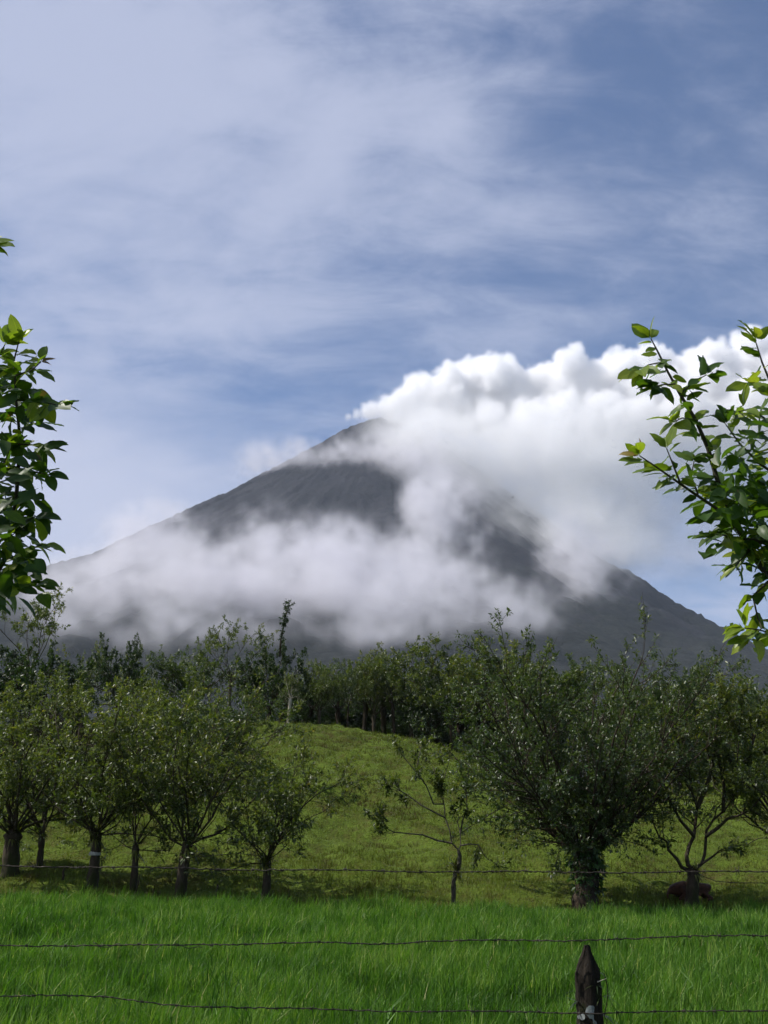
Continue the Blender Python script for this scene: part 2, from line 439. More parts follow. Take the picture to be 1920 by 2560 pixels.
def build_bank():
    G = Grid((-1050, 1250, 120), (1000, 2960, 1180), (11, 16, 10))
    X, Y, Z = [a.reshape([-1 if k == i else 1 for k in range(3)]) for i, a in enumerate(G.ax)]
    vz = volcano_z(X, Y)                                     # nx, ny, 1
    above = Z - vz
    n1 = fft_noise(G.shape, G.size, 2.05, 41, 1 / 420.); n2 = fft_noise(G.shape, G.size, 1.6, 42, 1 / 120.)
    cov = np.zeros(G.shape, np.float32)
    #       px    py    rx   ry  strength
    puffs = [(150, 1470, 120, 70, .9), (260, 1430, 110, 75, 1.), (360, 1400, 100, 85, 1.), (450, 1370, 95, 80, .95), (545, 1430, 100, 80, 1.), (650, 1375, 85, 80, 1.1), (700, 1420, 110, 85, 1.1),
             (790, 1415, 110, 90, 1.1), (890, 1450, 110, 85, 1.05), (980, 1440, 100, 90, 1.05), (1060, 1400, 75, 95, 1.), (1050, 1310, 60, 75, .9), (1030, 1260, 45, 60, .75), (1110, 1470, 100, 80, 1.), (1200, 1480, 90, 70, .8),
             (1390, 1430, 95, 115, .95), (1470, 1470, 95, 105, .75), (1480, 1380, 80, 90, .55), (1090, 1320, 70, 90, 1.), (1200, 1560, 160, 50, .85), (400, 1585, 250, 38, .75), (900, 1590, 260, 32, .7), (250, 1490, 150, 70, .7), (1290, 1520, 110, 60, .65), (1180, 1350, 60, 70, .55), (1220, 1270, 70, 60, .6), (1130, 1240, 70, 60, .6),
             (450, 1470, 200, 70, 1.), (650, 1490, 200, 70, 1.), (850, 1500, 220, 60, 1.), (1050, 1530, 160, 55, .85), (180, 1540, 110, 60, .75), (460, 1550, 160, 45, .75), (700, 1560, 200, 40, .6), (930, 1575, 160, 35, .5),
             (430, 1300, 60, 40, .5), (350, 1345, 60, 35, .6),
             (700, 1160, 110, 30, .8), (800, 1150, 95, 30, .85), (900, 1140, 80, 30, .65), (985, 1150, 60, 40, .55), (1060, 1180, 70, 60, .8), (620, 1185, 80, 22, .5)]
    holes = [(285, 1545, 65, 40, 1.), (405, 1515, 45, 26, .7), (700, 1265, 220, 45, .95), (560, 1290, 90, 60, 1.), (515, 1375, 50, 60, .8), (890, 1300, 120, 55, 1.), (1010, 1235, 55, 50, .4),
             (1290, 1400, 55, 90, .9), (1310, 1490, 60, 70, .8), (1240, 1262, 60, 55, .8), (1580, 1480, 60, 60, .6), (900, 1075, 60, 40, .6), (230, 1385, 70, 25, .6), (760, 1590, 90, 22, .5), (1180, 1590, 120, 25, .6)]
    for lst, sgn, gr in ((puffs, 1, 1.05), (holes, -1, 1.0)):
        for px, py, rx, ry, k in lst:
            c = slope_hit(px, py, 70)
            if c is None: c = at(px, py, 2900)
            mpp = c.y / FPX * 1.05; rx_, rz_ = rx * mpp, ry * mpp
            s = G.sub(c, (rx_ * 2.6, 460, rz_ * 2.6))
            if s is None: continue
            sl, (gx, gy, gz) = s
            # the puff leans with the slope
            q = ((gx - c.x) / (rx_ * gr)) ** 2 + ((gz - c.z) / (rz_ * gr)) ** 2 + np.where(gy < c.y, ((gy - c.y) / 150) ** 2, ((gy - c.y) / 220) ** 2)
            e = k * np.exp(-q * 1.15)
            if sgn > 0: cov[sl] = cov[sl] + e * (1 - 0.55 * np.clip(cov[sl], 0, 1))
            else: cov[sl] = cov[sl] - e
    d = cov + 0.26 * n1 + 0.27 * n2
    dens = (sstep(d, 0.30, 1.45) * 0.0115 + 0.0009 * sstep(d, -0.05, 0.8)) * sstep(cov, 0.02, 0.35)
    dens *= sstep(above, -60, 40) 
    dens[dens < 2e-5] = 0
    cloud_object('cloud_bank', G, dens, 'grey white cloud bank drifting across the volcano slope above the trees', cloud_mat('cloud', (0.90, 0.89, 0.94), 0.1, step=2.5))
build_bank()

# ------------------------------------------------------------------ the air between here and the volcano
def build_haze():
    m, t, out = new_mat('haze')
    pv = t.nodes.new('ShaderNodeVolumePrincipled'); pv.inputs['Color'].default_value = (0.74, 0.84, 1.0, 1); pv.inputs['Density'].default_value = 5.0e-5; pv.inputs['Anisotropy'].default_value = 0.0
    t.links.new(pv.outputs[0], out.inputs['Volume'])
    x, y0, y1, z0, z1 = 4100, -4100, 6350, -90, 1760
    v = np.array([(sx * x, y, z) for z in (z0, z1) for y in (y0, y1) for sx in (-1, 1)], float)
    q = [(0, 2, 3, 1), (4, 5, 7, 6), (0, 1, 5, 4), (2, 6, 7, 3), (0, 4, 6, 2), (1, 3, 7, 5)]
    o = bpy.data.objects.new('haze', np_mesh('haze', v, None, q, None, m)); link(o); tag(o, 'thin blue haze in the air', 'haze', kind='stuff')
build_haze()
# ------------------------------------------------------------------ plant materials
def leaf_mat(name, stops, trans, tcol, rough=0.43, spec=0.45, objrand=False):
    m, t, out = new_mat(name)
    if objrand:
        oi = t.nodes.new('ShaderNodeObjectInfo'); f = oi.outputs['Random']
    else: f = attr(t, 'tint')
    colr = ramp(t, f, stops)
    if objrand:                                         # veins, blotches and brown insect scars
        co = t.nodes.new('ShaderNodeTexCoord'); mp = t.nodes.new('ShaderNodeVectorMath'); mp.operation = 'ADD'; t.links.new(co.outputs['Object'], mp.inputs[0])
        cx = t.nodes.new('ShaderNodeCombineXYZ'); t.links.new(math_node(t, 'MULTIPLY', f, 40.0), cx.inputs[2]); t.links.new(cx.outputs[0], mp.inputs[1])
        bl = tnoise(t, mp.outputs[0], 5.0, 4, .6); sp_ = tnoise(t, mp.outputs[0], 13.0, 3, .5)
        colr = mixc(t, ramp(t, bl, [(.4, (0, 0, 0)), (.7, (.55, .55, .55))]), colr, mixc(t, 1.0, colr, (1.5, 1.35, 1.0), 'MULTIPLY'))
        colr = mixc(t, ramp(t, sp_, [(.66, (0, 0, 0)), (.72, (.85, .85, .85))]), colr, (.085, .055, .022))
        sx_ = t.nodes.new('ShaderNodeSeparateXYZ'); t.links.new(co.outputs['Object'], sx_.inputs[0])
        rib = ramp(t, math_node(t, 'ABSOLUTE', sx_.outputs[0]), [(.0, (.5, .5, .5)), (.03, (0, 0, 0))])
        colr = mixc(t, rib, colr, mixc(t, 1.0, colr, (1.8, 1.7, 1.4), 'MULTIPLY'))
    p = principled(t, None, colr, rough, None, spec)
    tr = t.nodes.new('ShaderNodeBsdfTranslucent')
    t.links.new(mixc(t, 1.0, colr, tcol, 'MULTIPLY'), tr.inputs[0])
    mx = t.nodes.new('ShaderNodeMixShader'); mx.inputs[0].default_value = trans
    t.links.new(p.outputs[0], mx.inputs[1]); t.links.new(tr.outputs[0], mx.inputs[2]); t.links.new(mx.outputs[0], out.inputs[0])
    return m
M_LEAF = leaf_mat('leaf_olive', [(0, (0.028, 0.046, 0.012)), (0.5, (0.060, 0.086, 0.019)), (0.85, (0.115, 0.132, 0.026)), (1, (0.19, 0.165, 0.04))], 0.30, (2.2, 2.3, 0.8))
M_LEAF_FINE = leaf_mat('leaf_fine', [(0, (0.024, 0.042, 0.014)), (0.6, (0.046, 0.072, 0.020)), (1, (0.095, 0.11, 0.032))], 0.28, (2.0, 2.2, 0.8))
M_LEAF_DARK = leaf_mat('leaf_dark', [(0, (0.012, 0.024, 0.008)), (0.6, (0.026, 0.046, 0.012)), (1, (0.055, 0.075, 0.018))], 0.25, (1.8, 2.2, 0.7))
M_LEAF_VINE = leaf_mat('leaf_vine', [(0, (0.018, 0.045, 0.014)), (0.6, (0.035, 0.080, 0.022)), (1, (0.09, 0.15, 0.05))], 0.22, (1.7, 2.2, 0.8), 0.3)
M_BROM = leaf_mat('bromeliad', [(0, (0.03, 0.028, 0.012)), (0.5, (0.06, 0.075, 0.016)), (1, (0.16, 0.17, 0.04))], 0.25, (1.8, 1.9, 0.7))
def bark_mat(name, a, b, scale=9.0, moss=None):
    m, t, out = new_mat(name)
    co = mapping(t, (1, 1, 0.35))
    n = tnoise(t, co, scale, 8, 0.65, 0.4); n2 = tnoise(t, co, scale * 0.25, 4, 0.6)
    colr = ramp(t, n, [(0.3, a), (0.7, b)])
    if moss: colr = mixc(t, ramp(t, n2, [(0.45, (0, 0, 0)), (0.6, (1, 1, 1))]), colr, moss)
    principled(t, out, colr, 0.9, bump(t, n, 0.9, 0.03), 0.15)
    return m
M_BARK = bark_mat('bark_mossy', (0.022, 0.016, 0.011), (0.085, 0.066, 0.048), 9, (0.030, 0.034, 0.012))
M_BARK_PALE = bark_mat('bark_pale', (0.28, 0.24, 0.18), (0.58, 0.52, 0.42), 5)
M_BARK_DARK = bark_mat('bark_dark', (0.018, 0.013, 0.009), (0.06, 0.045, 0.032), 8)

# ------------------------------------------------------------------ tree builder
class Tubes:
    def __init__(s): s.v, s.q, s.t, s.n = [], [], [], 0
    def add(s, pts, rad, sides):
        pts = np.asarray(pts, float); k = len(pts); rad = np.asarray(rad, float)
        tan = np.gradient(pts, axis=0); tan /= np.linalg.norm(tan, axis=1, keepdims=True) + 1e-9
        ref = np.array([0.31, 0.95, 0.05]) if abs(tan[0, 1]) < 0.8 else np.array([1.0, 0, 0])
        u = np.cross(tan, ref); u /= np.linalg.norm(u, axis=1, keepdims=True) + 1e-9
        w = np.cross(tan, u)
        a = np.arange(sides) / sides * 2 * np.pi
        ring = pts[:, None] + rad[:, None, None] * (u[:, None] * np.cos(a)[None, :, None] + w[:, None] * np.sin(a)[None, :, None])
        i = np.arange(k - 1)[:, None]; j = np.arange(sides)[None]; j2 = (j + 1) % sides
        q = np.stack([i * sides + j, i * sides + j2, (i + 1) * sides + j2, (i + 1) * sides + j], -1).reshape(-1, 4) + s.n
        s.v.append(ring.reshape(-1, 3)); s.q.append(q); s.n += k * sides
        top = s.n; s.v.append(pts[-1:] + tan[-1:] * rad[-1]); s.n += 1
        base = top - sides
        s.t.append(np.stack([base + np.arange(sides), base + (np.arange(sides) + 1) % sides, np.full(sides, top)], -1))
    def mesh(s, name, mat):
        return np_mesh(name, np.concatenate(s.v), np.concatenate(s.t), np.concatenate(s.q), None, mat, True)
class Leaves:
    """many small folded leaves collected into one crown mesh"""
    def __init__(s): s.P, s.D, s.L, s.W, s.T = [], [], [], [], []
    def cluster(s, r, p, d, m, size, spread=1.0, droop=0.15, along=0.18, tint=0.5, wr=0.42):
        o = r.normal(size=(m, 3)); o /= np.linalg.norm(o, axis=1, keepdims=True)
        dd = d[None] * 0.55 + o * spread; dd[:, 2] -= droop
        dd /= np.linalg.norm(dd, axis=1, keepdims=True)
        s.P.append(p[None] - d[None] * (r.random((m, 1)) * along) + o * 0.02); s.D.append(dd)
        L = size * r.uniform(0.65, 1.25, m); s.L.append(L); s.W.append(L * wr * r.uniform(0.8, 1.2, m))
        s.T.append(np.clip(tint + r.normal(0, 0.16, m), 0, 1))
    def count(s): return sum(len(x) for x in s.L)
    def mesh(s, name, r, mat):
        P, D, L, W, T = (np.concatenate(x) for x in (s.P, s.D, s.L, s.W, s.T))
        n = len(L)
        up = np.array([0, 0, 1.0]) + r.normal(0, 0.45, (n, 3))
        S = np.cross(D, up); S /= np.linalg.norm(S, axis=1, keepdims=True) + 1e-9
        Nn = np.cross(S, D)
        L, W = L[:, None], W[:, None]
        fold = W * 0.16
        mid = P + D * L * 0.45
        v = np.stack([P, mid + S * W * .5 + Nn * fold, P + D * L - Nn * L * 0.08, mid - S * W * .5 + Nn * fold], 1).reshape(-1, 3)
        i = np.arange(n)[:, None] * 4
        tri = np.concatenate([i + [0, 1, 2], i + [0, 2, 3]], 1).reshape(-1, 3)
        return np_mesh(name, v, tri, None, {'tint': np.repeat(T, 4)}, mat)
def walk(r, p, d, L, n, wob, lift):
    pts = [np.array(p, float)]; d = np.array(d, float)
    for _ in range(n):
        d = d + r.normal(0, wob, 3); d[2] += lift; d /= np.linalg.norm(d)
        pts.append(pts[-1] + d * L / n)
    return np.array(pts)
def tangent(pts, t):
    k = t * (len(pts) - 1); i = min(int(k), len(pts) - 2); f = k - i
    d = pts[i + 1] - pts[i]; d = d / (np.linalg.norm(d) + 1e-9)
    return pts[i] * (1 - f) + pts[i + 1] * f, d
def side_dir(r, d, ang):
    o = np.cross(d, r.normal(size=3)); o /= np.linalg.norm(o) + 1e-9
    return d * math.cos(ang) + o * math.sin(ang)
def make_tree(name, seed, trunk_h=1.3, trunk_r=0.16, n_limb=10, limb_len=3.6, spread=60, lift=0.03, sub=11, twig=7, m=11, leaf=0.118, wr=0.42,
              lean=(0, 0), limbs=None, trunk=None, mat=M_LEAF, bark=M_BARK, bare=0.12, limb_r=0.25, droop=0.15, wob=0.17, knob=1.6, sub_len=0.42, twig_len=0.34, tint=(0.35, 0.75), start=0.10, minang=8, skirt=3):
    r = np.random.default_rng(seed)
    T, LV = Tubes(), Leaves()
    if trunk is None:
        trunk = np.array([[0, 0, -0.25], [0.01, 0, trunk_h * .25], [lean[0] * .4 + r.normal(0, .03), lean[1] * .4, trunk_h * .6], [lean[0], lean[1], trunk_h]])
    trunk = np.asarray(trunk, float)
    zz = np.linspace(0, 1, 12); k0 = np.linspace(0, 1, len(trunk))
    tp = np.stack([np.interp(zz, k0, trunk[:, i]) for i in range(3)], 1)
    tr = trunk_r * (1.25 - 0.35 * zz) * (1 + r.normal(0, 0.07, 12)); tr[0] *= 1.25
    tr[-3:] *= np.array([1.1, knob * 0.85, knob * 0.7])
    T.add(tp, tr, 10)
    head = tp[-1]
    ztop = head[2] + limb_len
    zlow = head[2]
    if limbs is None:
        limbs = []
        for i in range(n_limb):
            az = 2 * np.pi * (i + r.uniform(-.35, .35)) / n_limb * (1.0 + 0.618 * 2) ; pol = R(minang) + (R(spread) - R(minang)) * math.sqrt((i + 0.5) / n_limb) * r.uniform(0.8, 1.1)
            d = np.array([math.cos(az) * math.sin(pol), math.sin(az) * math.sin(pol), math.cos(pol)])
            L = limb_len * r.uniform(0.72, 1.08)
            limbs.append(walk(r, head - np.array([0, 0, r.uniform(0, .12)]), d, L, 8, wob, lift))
        for i in range(skirt):                          # short low shoots around the head
            az = r.uniform(0, 6.28); pol = R(r.uniform(58, 86))
            d = np.array([math.cos(az) * math.sin(pol), math.sin(az) * math.sin(pol), math.cos(pol)])
            limbs.append(walk(r, head - np.array([0, 0, r.uniform(0, .15)]), d, limb_len * r.uniform(.3, .5), 6, wob, .01))
    for pts in limbs:
        pts = np.asarray(pts, float)
        seg = np.linalg.norm(np.diff(pts, axis=0), axis=1).sum()
        r0 = trunk_r * limb_r * r.uniform(0.75, 1.1) * min(1.0, 0.5 + seg / 5)
        T.add(pts, np.linspace(r0, r0 * 0.22 + .004, len(pts)), 6)
        for _ in range(max(2, int(round(sub * seg / limb_len)))):
            t = r.uniform(start, 1.0) if _ else 0.985
            p, d = tangent(pts, t)
            d2 = side_dir(r, d, R(r.uniform(20, 60))) if _ else d
            d2[2] += 0.12; d2 /= np.linalg.norm(d2)
            L2 = max(0.45, seg * sub_len * (1.15 - 0.55 * t) * r.uniform(.6, 1.2))
            b = walk(r, p, d2, L2, 5, wob * 1.2, lift)
            T.add(b, np.linspace(r0 * 0.34 * (1.25 - t * .8) + .003, .004, 6), 4)
            ct = r.uniform(*tint)
            for _k in range(max(1, int(round(twig * L2 / (limb_len * sub_len * .8))))):
                t2 = r.uniform(0.3, 1.0) if _k else 1.0
                p2, e = tangent(b, t2)
                e2 = side_dir(r, e, R(r.uniform(15, 65))) if _k else e
                L3 = twig_len * r.uniform(0.5, 1.3)
                w = walk(r, p2, e2, L3, 2, 0.15, 0.08)
                T.add(w, np.array([.006, .005, .003]), 3)
                if r.random() < bare * 0.5: continue
                hi = np.clip((w[-1][2] - zlow) / (ztop - zlow + .01), 0, 1)  # height in crown: sunlit tops are put into the tint as yellower green
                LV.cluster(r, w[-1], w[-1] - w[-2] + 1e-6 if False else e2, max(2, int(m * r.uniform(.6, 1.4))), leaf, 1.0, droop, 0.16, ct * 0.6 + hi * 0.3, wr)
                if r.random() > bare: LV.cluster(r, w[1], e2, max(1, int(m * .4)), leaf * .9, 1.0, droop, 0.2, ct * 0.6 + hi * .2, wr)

    return dict(name=name, trunk=T.mesh(name + '_trunk', bark), crown=LV.mesh(name + '_crown', r, mat), head=head, n=LV.count(), top=max(p[:, 2].max() for p in LV.P))
def place_tree(p, loc, rz=0.0, scale=(1, 1, 1), label=None, group=None, cat='tree', bark=None):
    e = empty(p['name'], loc, rz); e.scale = scale
    for part in ('trunk', 'crown'):
        o = bpy.data.objects.new(part, p[part]); link(o, e)
    if bark:
        o = e.children[0]; o.material_slots[0].link = 'OBJECT'; o.material_slots[0].material = bark
    return tag(e, label, cat, group)
def blade_fan(name, seed, n, L, w, mat, up=0.5, droop=0.9, hang=0.0):
    """rosette of arching strap leaves"""
    r = np.random.default_rng(seed); V, Q, A = [], [], []
    for i in range(n):
        az = r.uniform(0, 2 * np.pi); l = L * r.uniform(.6, 1.2); e = r.uniform(0.15, 1.25) * (1 - hang)
        h = np.array([math.cos(az), math.sin(az), 0]); s = np.array([-h[1], h[0], 0])
        p = h * r.uniform(0, .05); d = h * math.cos(e) + np.array([0, 0, math.sin(e) - hang])
        ww = w * r.uniform(.7, 1.2); tn = r.random()
        b = len(V)
        for k in range(5):
            f = ww * (1 - (k / 4) ** 2 * 0.9)
            V += [p - s * f / 2, p + s * f / 2]; A += [tn, tn]
            d = d + np.array([0, 0, -droop * 0.22]); d /= np.linalg.norm(d); p = p + d * l / 4
        for k in range(4): Q.append((b + 2 * k, b + 2 * k + 1, b + 2 * k + 3, b + 2 * k + 2))
    return np_mesh(name, np.array(V), None, Q, {'tint': np.array(A)}, mat)
BROM = [blade_fan('bromeliad_rosette', 50 + i, 30, 0.34, 0.035, M_BROM) for i in range(3)]
BROM_HANG = blade_fan('hanging_moss', 60, 26, 0.30, 0.02, bpy.data.materials['bromeliad'], hang=0.8)
def add_part(parent, name, mesh, loc, rz=0.0, s=1.0, label=None):
    o = bpy.data.objects.new(name, mesh); link(o, parent); o.location = loc; o.rotation_euler = (0, 0, rz); o.scale = (s, s, s)
    if label: o['label'] = label
    return o

# ------------------------------------------------------------------ the row of pollarded trees below the hill
ROW = 'pollarded trees in the row below the hill'
def rel(pts, D, base, depth=None, jit=0.0, seed=0):
    """polyline of photo pixels at distance D as local points of a tree that stands at base"""
    r = np.random.default_rng(seed); out = []
    off = 0.0
    for i, (px, py) in enumerate(pts):
        off += r.normal(0, jit) if i else 0
        p = at(px, py, D + off) - base; out.append((p.x, p.y, p.z))
    return np.array(out)
def densify(p, k=3):
    n = len(p); x = np.linspace(0, n - 1, (n - 1) * k + 1)
    return np.stack([np.interp(x, np.arange(n), p[:, i]) for i in range(3)], 1)
def row_tree(px, D, label, broms=1, **kw):
    b = on_ground(px, D)
    p = make_tree('pollard_tree', **kw)
    e = place_tree(p, b, 0, label=label, group=ROW)
    r = np.random.default_rng(kw['seed'] + 900)
    hx, hy, hz = p['head']
    for i in range(broms):
        a = r.uniform(0, 6.28); q = kw.get('trunk_r', .16) * 1.0
        add_part(e, 'bromeliad', BROM[i % 3], (hx + q * math.cos(a), hy - abs(q * math.sin(a)) , hz - r.uniform(-.08, .3)), r.uniform(0, 6), r.uniform(1.0, 1.5))
    if broms: add_part(e, 'hanging_moss', BROM_HANG, (hx, hy - .08, hz - .12), 0, r.uniform(1.2, 1.6))
    return e, p, b
row_tree(24, 30.0, 'thick stumpy tree with a bromeliad on its head at the end of the row', 2, seed=101, trunk_h=1.1, trunk_r=0.19, n_limb=11, limb_len=3.2, spread=55)
row_tree(97, 30.3, 'slender small tree with two thin forks beside the thick stumpy trunk', 0, seed=102, trunk_h=0.85, trunk_r=0.075, n_limb=5, limb_len=2.7, spread=28, skirt=1, sub=5, limb_r=.5, m=8)
e3, p3, b3 = row_tree(230, 29.3, 'mossy trunk with a white band and wide low limbs beside the short fence stake', 2, seed=103, trunk_h=1.35, trunk_r=0.13, n_limb=12, limb_len=3.7, spread=66)
_t3 = Tubes(); _t3.add(np.array([[0, 0, -.03], [0, 0, 0], [0, 0, .035]]), np.array([.150, .156, .148]), 10)
add_part(e3, 'white_band', _t3.mesh('white_band', bark_mat('pale_lichen', (0.25, 0.25, 0.23), (0.5, 0.5, 0.47), 12)), (.01, 0, 0.80), label='pale band around the trunk')
row_tree(332, 29.3, 'thin dark trunk with a leaning dead stick between two mossy pollards', 1, seed=104, trunk_h=1.1, trunk_r=0.08, n_limb=7, limb_len=3.4, spread=40)
row_tree(450, 28.4, 'stout pollard with wide low horizontal limbs in front of deep shade', 1, seed=105, trunk_h=1.35, trunk_r=0.125, n_limb=12, limb_len=3.8, spread=72, lean=(0.12, 0))
row_tree(663, 28.2, 'open crowned small pollard with pale dry bromeliads under its fork', 3, seed=106, trunk_h=1.05, trunk_r=0.10, n_limb=8, sub=9, limb_len=2.8, spread=62)
# sparse tree
_b = on_ground(1133, 27.9); _D = 27.9
tr7 = rel([(1133, 2275), (1134, 2230), (1134, 2199), (1148, 2165), (1150, 2143), (1146, 2125)], _D, _b)
l7 = [rel(q, _D, _b, jit=.12, seed=i) for i, q in enumerate([
    [(1146, 2125), (1130, 2108), (1124, 2075), (1113, 2044), (1110, 2010), (1099, 1975), (1087, 1935), (1083, 1918)],
    [(1146, 2125), (1152, 2114), (1151, 2083), (1144, 2057), (1146, 2035)],
    [(1151, 2083), (1157, 2050), (1168, 2021), (1165, 1975), (1172, 1930)],
    [(1130, 2108), (1093, 2101), (1057, 2087), (1020, 2084), (985, 2080), (960, 2068)],
    [(1113, 2044), (1102, 2039), (1053, 2013), (1020, 1988), (986, 1968), (970, 1962)],
    [(1110, 2010), (1084, 2010), (1066, 1964), (1037, 1926), (1004, 1886)],
    [(1040, 1930), (1046, 1900), (1052, 1868)],
    [(1099, 1975), (1112, 1940), (1122, 1905)],
    [(1151, 2114), (1175, 2110), (1196, 2112), (1212, 2140), (1222, 2150)]])]
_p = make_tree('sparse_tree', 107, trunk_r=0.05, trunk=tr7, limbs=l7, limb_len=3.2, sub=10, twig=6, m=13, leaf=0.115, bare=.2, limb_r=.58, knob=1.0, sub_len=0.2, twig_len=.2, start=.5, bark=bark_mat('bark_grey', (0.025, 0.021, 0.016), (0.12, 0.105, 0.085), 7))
_e = place_tree(_p, _b, 0, label='small sparse tree with bare grey branches standing alone before the open pasture', group=ROW)
_h7 = tr7[3]
for i in range(3): add_part(_e, 'bromeliad', BROM[i], (_h7[0] - .12 + .05 * i, _h7[1] - .06, _h7[2] - .12 * i), i * 2.0, 1.05 - .15 * i)
add_part(_e, 'hanging_moss', BROM_HANG, (_h7[0] - .04, _h7[1], _h7[2] - .2), 0, 1.0)
# the big tree wrapped in a climber
e8, p8, b8 = row_tree(1463, 27.6, 'big spreading tree with a thick trunk wrapped in broad leaved climber', 0, seed=108, trunk_h=1.25, trunk_r=0.27, n_limb=34, limb_len=5.1, spread=62, sub=15, twig=9, m=12, leaf=0.10, wr=.45, mat=M_LEAF_FINE, bark=M_BARK_DARK, limb_r=.14, wob=.09, lift=.015, sub_len=.36, bare=.2)
def climber(seed, n, z0, z1, rad, size, spread=1.0):
    r = np.random.default_rng(seed); LV = Leaves()
    for _ in range(n):
        z = r.uniform(z0, z1); a = r.uniform(0, 6.28); q = rad * (0.7 + 0.9 * (z - z0) / (z1 - z0)) * r.uniform(.75, 1.25)
        d = np.array([math.cos(a), math.sin(a), r.uniform(-.6, .2)]); d /= np.linalg.norm(d)
        LV.cluster(r, np.array([math.cos(a) * q, math.sin(a) * q, z]), d, 3, size, .55, .35, .1, r.uniform(.1, .9), .5)
    return LV.mesh('climber_leaves', r, M_LEAF_VINE)
add_part(e8, 'climber', climber(5, 420, 0.5, 3.4, 0.42, 0.17), (0.08, 0, 0), label='broad leaved climber around the trunk')['kind'] = 'stuff'
# forked tree
_b = on_ground(1730, 28.2); _D = 28.2
tr9 = rel([(1730, 2275), (1731, 2230), (1733, 2200), (1734, 2172)], _D, _b)
l9 = [rel(q, _D, _b, jit=.1, seed=20 + i) for i, q in enumerate([
    [(1733, 2176), (1720, 2162), (1716, 2139), (1724, 2112), (1735, 2090), (1739, 2058), (1743, 2019), (1728, 1975), (1722, 1920), (1700, 1860)],
    [(1733, 2176), (1754, 2160), (1762, 2135), (1764, 2108), (1766, 2077), (1783, 2050), (1808, 2029), (1828, 2004), (1838, 1950), (1845, 1880), (1850, 1800)],
    [(1765, 2090), (1793, 2071), (1820, 2046), (1845, 2040), (1875, 2025), (1905, 1990)],
    [(1730, 2180), (1704, 2168), (1693, 2148), (1671, 2125), (1667, 2104), (1648, 2092), (1630, 2050)],
    [(1754, 2160), (1785, 2139), (1797, 2127), (1815, 2120)],
    [(1743, 2019), (1765, 1970), (1785, 1900), (1790, 1820), (1800, 1760)],
    [(1735, 2090), (1700, 2050), (1670, 1990), (1650, 1930)],
    [(1808, 2029), (1810, 1970), (1800, 1900), (1770, 1830)],
    [(1728, 1975), (1690, 1920), (1660, 1870)],
    [(1838, 1950), (1870, 1900), (1890, 1830), (1900, 1780)]])]
_p = make_tree('forked_tree', 109, trunk_r=0.14, trunk=tr9, limbs=l9, limb_len=3.6, sub=14, twig=8, m=10, leaf=0.135, bare=.1, limb_r=.42, knob=1.2, sub_len=.34, start=.45)
_e = place_tree(_p, _b, 0, label='tree forking into two curved stems with a brown animal behind its trunk', group=ROW)
_h9 = tr9[3]
add_part(_e, 'bromeliad', BROM[1], (_h9[0] + .05, _h9[1] - .1, _h9[2] - .02), .5, .8); add_part(_e, 'hanging_moss', BROM_HANG, (_h9[0], _h9[1], _h9[2] - .05), 0, 1.4)
row_tree(1985, 28.6, 'tree at the edge of the picture reaching in with pale bare twigs', 1, seed=110, trunk_h=1.3, trunk_r=0.15, n_limb=11, limb_len=3.9, spread=62)

# ------------------------------------------------------------------ trees on the slope and along the crest
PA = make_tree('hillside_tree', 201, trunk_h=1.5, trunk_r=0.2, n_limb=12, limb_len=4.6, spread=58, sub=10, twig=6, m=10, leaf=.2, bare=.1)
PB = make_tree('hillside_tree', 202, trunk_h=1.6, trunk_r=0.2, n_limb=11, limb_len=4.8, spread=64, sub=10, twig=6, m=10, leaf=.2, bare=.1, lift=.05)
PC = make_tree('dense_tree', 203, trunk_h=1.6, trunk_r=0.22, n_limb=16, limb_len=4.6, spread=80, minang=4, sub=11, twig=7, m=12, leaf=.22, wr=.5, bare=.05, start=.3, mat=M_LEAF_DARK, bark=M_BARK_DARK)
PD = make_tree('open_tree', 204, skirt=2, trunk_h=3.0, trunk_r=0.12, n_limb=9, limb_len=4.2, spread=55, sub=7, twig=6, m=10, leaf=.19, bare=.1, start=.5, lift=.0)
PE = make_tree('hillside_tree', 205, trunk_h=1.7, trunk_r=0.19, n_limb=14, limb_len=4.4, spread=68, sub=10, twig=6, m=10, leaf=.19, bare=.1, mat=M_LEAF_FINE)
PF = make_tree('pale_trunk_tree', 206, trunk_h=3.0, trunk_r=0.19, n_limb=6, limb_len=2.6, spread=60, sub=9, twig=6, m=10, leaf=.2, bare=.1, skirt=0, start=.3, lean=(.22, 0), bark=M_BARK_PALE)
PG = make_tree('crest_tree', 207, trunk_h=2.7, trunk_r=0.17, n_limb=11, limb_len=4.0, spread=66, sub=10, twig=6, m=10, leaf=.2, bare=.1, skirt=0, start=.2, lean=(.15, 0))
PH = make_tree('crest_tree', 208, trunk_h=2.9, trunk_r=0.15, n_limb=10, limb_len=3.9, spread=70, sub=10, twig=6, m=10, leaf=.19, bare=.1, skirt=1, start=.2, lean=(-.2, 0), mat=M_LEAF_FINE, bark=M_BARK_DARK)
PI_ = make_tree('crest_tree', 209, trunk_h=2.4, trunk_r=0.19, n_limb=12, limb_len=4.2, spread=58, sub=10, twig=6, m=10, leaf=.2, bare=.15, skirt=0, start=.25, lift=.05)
PROTO = dict(A=PA, B=PB, C=PC, D=PD, E=PE, F=PF, G=PG, H=PH, I=PI_)
def back_tree(kind, px, D, py_top, label, w=1.0, group='trees along the hill crest', rz=None, bark=None, sink=0.0, cat='tree'):
    p = PROTO[kind]; b = on_ground(px, D); top = at(px, py_top, D).z
    s = (top - b.z + sink) / p['top']
    b.z -= sink
    return place_tree(p, b, random.uniform(0, 6.28) if rz is None else rz, (s * w, s * w, s), label, group, cat, bark)
SLOPE = 'trees on the slope behind the row'
MASS = 'leafy tree in the thick mass of crowns on the left slope'
